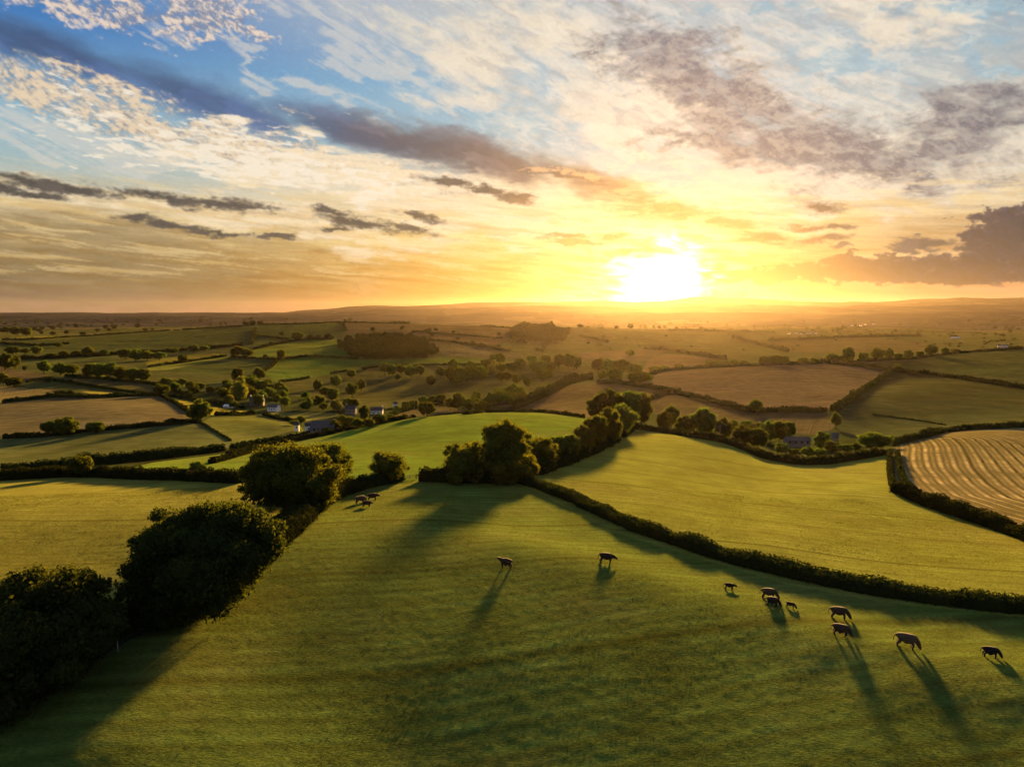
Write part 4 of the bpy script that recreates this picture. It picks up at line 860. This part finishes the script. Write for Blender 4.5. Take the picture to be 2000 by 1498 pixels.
# the clouds are computed here as a map over azimuth and elevation (world directions)
AZ0, AZ1, EL0, EL1, RES = -62., 62., -2., 46., .055
SW = int((AZ1-AZ0)/RES); SH_ = int((EL1-EL0)/RES)
az, el = np.meshgrid(np.linspace(AZ0, AZ1, SW, dtype=np.float32), np.linspace(EL0, EL1, SH_, dtype=np.float32))
_rt = np.random.default_rng(5).random((256, 256)).astype(np.float32)
def sn(x, y, scale, octv, rough=.55, seed=0, warp=0.):
    """fractal noise 0..1"""
    x = x*scale+seed*13.7; y = y*scale+seed*7.1
    if warp: 
        wx = sn(x, y, 1., 3, .5, seed+50); wy = sn(x, y, 1., 3, .5, seed+60); x = x+(wx-.5)*warp*2; y = y+(wy-.5)*warp*2
    tot = 0.; amp = 1.; s = np.zeros(x.shape, np.float32); ca, sa_ = .8, .6
    for k in range(octv):
        xi = np.floor(x); yi = np.floor(y); fx = x-xi; fy = y-yi; xi = xi.astype(np.int32)&255; yi = yi.astype(np.int32)&255
        fx = fx*fx*(3-2*fx); fy = fy*fy*(3-2*fy); x1 = (xi+1)&255; y1 = (yi+1)&255
        a = _rt[yi, xi]; b = _rt[yi, x1]; c_ = _rt[y1, xi]; d = _rt[y1, x1]
        s += amp*((a+(b-a)*fx)*(1-fy)+(c_+(d-c_)*fx)*fy); tot += amp; amp *= rough
        x, y = (x*ca-y*sa_)*2.02+17.3, (x*sa_+y*ca)*2.02+9.1
    s /= tot
    return np.clip((s-.5)*1.6+.5, 0, 1)
def rotc(deg, sx_, sy_):
    r = math.radians(deg); return (az*math.cos(r)+el*math.sin(r))*sx_, (-az*math.sin(r)+el*math.cos(r))*sy_
def ss(v, a, b): 
    t = np.clip((v-a)/(b-a), 0, 1); return t*t*(3-2*t)
def lerp(a, b, f):
    f = np.asarray(f)
    if f.ndim == 2: f = f[..., None]
    return a*(1-f)+b*f
def C(*c): return np.array(lin(c), np.float32)
def pae(u, v):
    d = raydir(u, v); L = math.sqrt(d[0]**2+d[1]**2+d[2]**2)
    return math.degrees(math.atan2(d[0], d[1])), math.degrees(math.asin(d[2]/L))
w1 = (sn(az, el*2.2, .2, 4, .6, 1)-.5, sn(az, el*2.2, .2, 4, .6, 2)-.5); w2 = (sn(az, el*2.6, .9, 5, .65, 3)-.5, sn(az, el*2.6, .9, 5, .65, 4)-.5)
def warped(a, b): return az+w1[0]*a+w2[0]*b, el+(w1[1]*a+w2[1]*b)*.6
def blobs(lst, vec):
    res = np.full(az.shape, -2., np.float32)
    for (u, v, a, b, r) in lst:
        c0 = pae(u, v); rr = math.radians(r)
        p = pae(u+a*math.cos(rr), v+a*math.sin(rr)); q = pae(u+b*math.sin(rr), v-b*math.cos(rr))
        A_ = math.hypot(p[0]-c0[0], p[1]-c0[1]); B_ = math.hypot(q[0]-c0[0], q[1]-c0[1]); ro = math.atan2(p[1]-c0[1], p[0]-c0[0])
        dx = vec[0]-c0[0]; dy = vec[1]-c0[1]
        L = np.hypot((dx*math.cos(ro)+dy*math.sin(ro))/A_, (-dx*math.sin(ro)+dy*math.cos(ro))/B_)
        res = np.maximum(res, 1-L)
    return res
def alpha(F_, nz, amp, lo, hi, mx=1.): return ss((nz-.5)*amp+F_, lo, hi)*mx
def cramp(v, stops):
    ps = [p for p, c_ in stops]; return np.stack([np.interp(v, ps, [lin(c_)[i] for p, c_ in stops]) for i in range(3)], -1).astype(np.float32)
sA, sE = pae(1288, 548)
ds = np.hypot(az-sA, (el-sE)*1.3)
left = cramp(el, [(-1,(200,160,132)),(.3,(196,160,134)),(1,(160,136,116)),(2.2,(152,132,104)),(4,(176,150,106)),(6,(212,186,140)),(7.6,(230,212,178)),(10,(176,196,198)),(13.5,(150,188,208)),(19,(74,134,194)),(24,(96,150,200)),(40,(100,140,190))])
midc = cramp(el, [(-1,(226,150,100)),(.5,(236,168,92)),(2,(244,184,84)),(3.5,(250,200,104)),(6,(255,228,160)),(9.5,(252,230,196)),(13,(176,200,206)),(17.5,(150,192,214)),(22,(206,208,206)),(40,(196,200,205))])
rigt = cramp(el, [(-1,(190,130,110)),(1,(224,164,128)),(2.4,(232,182,138)),(4.8,(214,178,132)),(8,(226,208,172)),(12,(232,220,196)),(17,(176,190,196)),(21,(150,180,198)),(40,(150,175,200))])
c = lerp(lerp(left, midc, ss(az, -36, 4)), rigt, ss(az, 15, 34))
nH = sn(*rotc(-2, .32, 2.4), .9, 6, .6, 10, .4)
nH2 = sn(*rotc(-5, .22, 2.6), 1.4, 6, .6, 11, .5)
nF = sn(az, el*1.8, 1.3, 7, .62, 12, .5)
nB = sn(*rotc(-17, .5, 1.7), .5, 6, .55, 13, .4)
nD = sn(*rotc(-24, .5, 1.5), .62, 8, .6, 14, .7)
nD2 = sn(*rotc(12, .5, 2.0), .6, 8, .62, 15, .8)
nX = sn(*rotc(-34, 1.0, 2.4), 2.3, 6, .66, 16, .5)
nG = sn(*rotc(-20, .8, 2.), 3.4, 5, .7, 22, .5)
nS = sn(*rotc(-25, .24, 2.1), .9, 7, .58, 17, .5)
nR = sn(*rotc(-6, .8, 3.2), 1.5, 4, .5, 18, .3)
cream = C(238,226,206); cream2 = C(222,217,207)
W1 = warped(6, 2)
veil = blobs([(1150,60,600,250,14),(1500,130,560,190,10),(1150,250,300,80,12),(880,110,190,100,30),(1800,330,380,110,0),(1500,330,300,90,6)], W1)
c = lerp(c, lerp(cream2, C(190,200,204), ss(nS, .35, .7)), alpha(veil, nD, 1.0, -.3, .9, .85))
wt = blobs([(950,150,210,120,24),(1790,40,230,62,6),(1230,230,240,100,20),(1480,180,170,60,25),(1950,330,190,64,-6),(1600,375,300,60,2),(1080,60,130,60,10)], W1)
c = lerp(c, cream, alpha(wt, nD, 1.1, -.2, .75, .92))
bl = blobs([(1200,335,230,34,6),(1660,128,150,36,10),(1960,135,110,40,6),(1440,300,160,22,4),(1060,240,120,44,25),(1960,20,100,24,0),(1500,10,90,24,10)], W1)
c = lerp(c, C(156,192,208), alpha(bl, nD, 1.2, -.1, .75, .75))
tex = sn(*rotc(-20, .6, 1.7), 1.0, 8, .6, 19, .7)
up = ss(az, -14, 0)*ss(el, 9, 13)
c = lerp(c, C(168,170,174), up*ss(tex, .45, .95)*.4); c = lerp(c, C(248,240,224), up*ss(1-tex, .5, .95)*.4)
st = blobs([(720,95,280,34,27),(640,200,240,26,24),(330,290,460,40,6),(250,300,440,24,5),(860,215,150,20,22),(560,150,200,16,20)], W1)
c = lerp(c, cream2, alpha(st, nS, 1.8, -.1, .8, .6))
band = blobs([(90,100,360,58,16),(420,200,320,52,17),(700,262,270,44,14),(950,310,270,48,17),(1190,375,240,46,20),(1390,430,190,32,20)], warped(1.3, .5))
bc = lerp(C(76,98,136), C(104,92,92), ss(az, -22, 2)); bc = lerp(bc, C(178,132,82), ss(az, 0, 13))
c = lerp(c, lerp(bc, bc*1.5, ss(nB, .4, .8)), alpha(band, nB, .34, -.02, .8, .93))
mk = blobs([(60,185,170,48,15),(270,235,220,48,15),(480,280,200,38,14),(660,312,190,30,14),(820,345,130,22,14),(950,370,90,14,12),(200,175,210,20,14)], warped(3, 1.6))
mt = ss(nX*.6+nG*.4+.3*(nF-.5)+ .35*(mk-.35), .3, .72)
c = lerp(c, lerp(C(150,142,142), C(238,216,186), mt), alpha(mk, nF*.45+nX*.35+nG*.2, 1.5, -.08, .85, .97))
sh = blobs([(700,350,340,60,9),(480,320,260,34,8),(900,400,330,50,6),(560,430,460,34,4),(300,402,300,22,6),(1100,440,300,50,5),(980,350,200,30,10)], W1)
c = lerp(c, C(253,232,198), alpha(sh, nH, 1.4, -.15, .7, .85))
rp = blobs([(480,300,260,50,9),(640,340,180,30,8),(330,270,200,30,10)], W1)
c = lerp(c, C(252,240,220), alpha(rp, nR, 2.4, .15, .85, .85))
pf = blobs([(90,-8,90,34,0),(250,14,150,44,4),(380,42,130,44,16),(470,64,80,22,20),(150,4,70,34,0),(410,10,120,40,0)], warped(3, 2.6))
c = lerp(c, lerp(C(136,148,172), C(240,220,202), ss(nX*.5+nF*.5, .36, .66)), alpha(pf, nF*.7+nX*.3, 1.5, -.08, .7, .96))
gw = blobs([(1330,130,200,64,30),(1500,220,270,70,20),(1700,275,270,56,8),(1390,215,190,46,26),(1880,240,210,64,-16),(1640,325,180,24,12),(1380,290,130,18,6),(1780,345,100,20,8),(1600,300,260,60,8)], warped(5, 2.6))
gn = nD*.45+nX*.25+nD2*.3
c = lerp(c, lerp(C(108,108,122), C(168,162,160), ss(nX*.5+nF*.5, .32, .7)), alpha(gw, gn, 2.3, -.42, .8, .92))
hz = blobs([(150,500,640,76,2),(520,545,560,50,2),(100,590,600,34,0),(-100,470,400,60,4)], W1)
c = lerp(c, lerp(C(172,150,112), C(230,176,92), ss(az, -30, 0)), alpha(hz, nH, .8, -.1, .8, .65))
c = lerp(c, C(252,226,170), ss(nH2, .54, .8)*ss(el, 1.5, 3)*(1-ss(el, 8, 11))*.5); c = lerp(c, c*.84, ss(1-nH2, .54, .8)*(1-ss(el, 7, 10))*.8)
tail = blobs([(820,280,200,36,14),(960,312,230,44,17),(1190,372,240,44,20),(1400,432,190,30,20),(1300,405,120,40,10)], warped(1.6, .8))
tc_ = lerp(lerp(C(104,98,106), C(116,100,96), ss(az, -8, 2)), C(196,140,84), ss(az, 4, 15))
c = lerp(c, lerp(tc_, tc_*1.55, ss(nD*.5+nB*.5, .42, .75)), alpha(tail, nB*.5+nD*.5, .75, -.08, .85, .95))
lo = 1-ss(el, 6.5, 11); dks = ss(1-sn(*rotc(-4, .26, 2.5), 1.2, 7, .62, 24, .5), .42, .72)*lo*ss(el, .6, 2.)
c = c*(1-dks[..., None]*np.array([.10, .17, .30], np.float32))
g1 = np.maximum(1-ds/19., 0)**2.2; c = lerp(c, C(252,178,58), g1*.7)
stk = ss(sn(*rotc(-5, .34, 2.2), 1.3, 6, .58, 20, .5), .36, .66)
g2 = np.clip(np.maximum(1-ds/13.5, 0)**1.3*(stk*.95+.02)*.9, 0, 1); c = lerp(c, np.array([1.5,1.25,.68], np.float32), g2)
dkl = [(120,368,150,14,6),(330,388,130,15,9),(450,402,90,15,4),(10,370,50,12,8),(70,382,70,7,4),(640,412,50,9,6),(700,432,90,14,8),(790,442,70,10,10),(655,445,40,8,0),(820,422,45,11,8),(265,432,50,9,6),(345,445,90,7,4),(430,458,70,6,2),(530,462,40,6,4),
  (880,352,60,9,5),(960,372,60,11,14),(1005,384,45,12,8),(1010,384,34,9,6),(1290,404,60,14,4),(1195,458,30,7,0),(1130,470,60,7,2),(1110,458,60,6,0),(1490,464,38,10,-8),(1600,470,66,9,-6),(1570,442,44,7,0),(1640,486,22,6,0),(1620,442,40,7,4),(1805,480,70,12,2),(1770,494,44,8,4),(1500,468,30,10,0),(1600,404,50,13,6),(1960,425,28,5,0),(1390,522,24,6,0),(1240,492,44,6,4),(1330,420,30,7,6),(1100,345,60,6,6)]
dk = blobs(dkl, warped(.9, .8))
dkc = lerp(C(204,140,70), lerp(C(86,78,74), C(74,70,84), ss(az, 14, 26)), ss(ds, 6, 17))
c = lerp(c, lerp(dkc, dkc*1.45, ss(nF, .45, .75)), alpha(dk, nF*.5+nR*.3+nG*.2, 1.4, -.3, .6, .97))
lk = blobs([(1070,330,50,8,4),(1140,342,50,6,2),(1205,378,40,7,4)], warped(1.2, 1.)); c = lerp(c, C(238,190,140), alpha(lk, nF, 1.4, -.1, .5, .8))
pp = blobs([(714,562,32,26,0)], warped(.8, .6)); c = lerp(c, lerp(C(196,154,104), C(224,176,112), ss(nF, .35, .65)), alpha(pp, nF, .8, .0, .4, .75))
cbk = blobs([(1960,470,120,56,-10),(2010,438,110,40,0),(1900,520,190,36,-8),(1720,530,190,24,-2),(1580,538,120,20,2),(1650,522,70,20,0),(1480,540,130,16,0),(1800,545,280,16,0),(2100,500,200,70,0),(1990,545,300,18,0),(1905,470,60,30,-30)], warped(1.1, 1.3))
cut = ss(el+(nH-.5)*.5+ (az-20)*.01, 1.5, 2.0)
ed = ss(cbk+(nF-.5)*.8, .0, .5)
cbc = lerp(C(236,160,74), lerp(C(96,86,98), lerp(C(4,22,62), C(34,44,84), ss(nX, .4, .7)), ed), ss(ds, 5, 19))
c = lerp(c, cbc, alpha(cbk, nF, .9, -.02, .16, .96)*cut)
core = ds+(sn(*rotc(-4, .5, 1.9), .8, 5, .6, 21, .6)-.5)*2.8; c = lerp(c, np.array([3.0,2.6,2.0], np.float32), 1-ss(core, 1.4, 4.8))
c = lerp(c, C(110,134,168), ss(el, 28, 44)*.9)
c = np.where(c < 1.2, np.maximum(c, 0)**1.14*.94, c)
c = c*(1+(sn(az, el*1.6, 5., 4, .7, 23)-.5)*.09)[..., None]; c = c*(1-.26*np.exp(-np.maximum(el, 0)/4.))[..., None]
skim = bpy.data.images.new('evening_clouds', SW, SH_, alpha=False, float_buffer=True, is_data=True)
px_ = np.ones((SH_, SW, 4), np.float32); px_[..., :3] = c; skim.pixels.foreach_set(px_.ravel()); skim.update(); skim.pack()

wd = bpy.data.worlds.new('World'); scn.world = wd; wd.use_nodes = True; wd.node_tree.nodes.clear(); N = NT(wd.node_tree)
wd.cycles.sampling_method = 'MANUAL'; wd.cycles.sample_map_resolution = 1024
tc = N.new('ShaderNodeTexCoord'); D = tc.outputs['Generated']
sx = N.new('ShaderNodeSeparateXYZ'); N.l.new(D, sx.inputs[0]); X, Y, Z = sx.outputs
DEG = 180/math.pi
azn = N.m('MULTIPLY', N.m('ARCTAN2', X, Y), DEG); eln = N.m('MULTIPLY', N.m('ARCSINE', Z), DEG)
cb = N.new('ShaderNodeCombineXYZ'); N.l.new(N.mapr(azn, AZ0, AZ1, .0005, .9995), cb.inputs[0]); N.l.new(N.mapr(eln, EL0, EL1, .0005, .9995), cb.inputs[1])
ti = N.new('ShaderNodeTexImage'); ti.image = skim; ti.extension = 'EXTEND'; ti.interpolation = 'Cubic'; N.l.new(cb.outputs[0], ti.inputs[0])
aa = N.m('ABSOLUTE', azn)
cc = N.mix(N.mapr(aa, 48, 62, 0, 1, True), ti.outputs[0], N.mix(N.mapr(N.noise(N.mapping(D, sc=(1, 1, 3)), 2.4, 5), .42, .62), lin((92,118,158)), lin((136,140,152))))
sky = N.new('ShaderNodeTexSky', sky_type='NISHITA'); sky.sun_disc = False; sky.sun_elevation = SUN_EL; sky.sun_rotation = SUN_AZ
BG = .10
tot = N.vm('ADD', N.vm('SCALE', cc, scale=1./BG/(2**EXPO)), N.vm('SCALE', sky.outputs[0], scale=.012))
bg = N.new('ShaderNodeBackground'); N.l.new(tot, bg.inputs[0]); bg.inputs[1].default_value = BG
ow = N.new('ShaderNodeOutputWorld'); N.l.new(bg.outputs[0], ow.inputs[0])

# air
hm, N = mat('hazy_air')
pv = N.new('ShaderNodeVolumePrincipled'); pv.inputs['Color'].default_value = (.97, .72, .56, 1); pv.inputs['Density'].default_value = HAZE; pv.inputs['Anisotropy'].default_value = HAZE_G
ov = N.new('ShaderNodeOutputMaterial'); N.l.new(pv.outputs[0], ov.inputs[1])
x0, x1, y0, y1, z0, z1 = -21000, 21000, -500, 22500, ZLO-1.5, max(ZHI, CAMZ)+6
vs_ = np.array([(a, b, c_) for c_ in (z0, z1) for b in (y0, y1) for a in (x0, x1)], float)
fs_ = np.array([(0,2,3,1),(4,5,7,6),(0,1,5,4),(2,6,7,3),(0,4,6,2),(1,3,7,5)])
if HAZE > 0: tag(obj('haze', np_mesh('haze', vs_, fs_, [hm])), 'thin golden evening haze over the valley', None, None, 'stuff')
scn.cycles.use_denoising = True; scn.cycles.denoiser = 'OPENIMAGEDENOISE'
scn.cycles.max_bounces = 5; scn.cycles.diffuse_bounces = 2; scn.cycles.glossy_bounces = 1; scn.cycles.transmission_bounces = 3; scn.cycles.transparent_max_bounces = 8; scn.cycles.volume_bounces = 0
scn.cycles.sample_clamp_indirect = 4
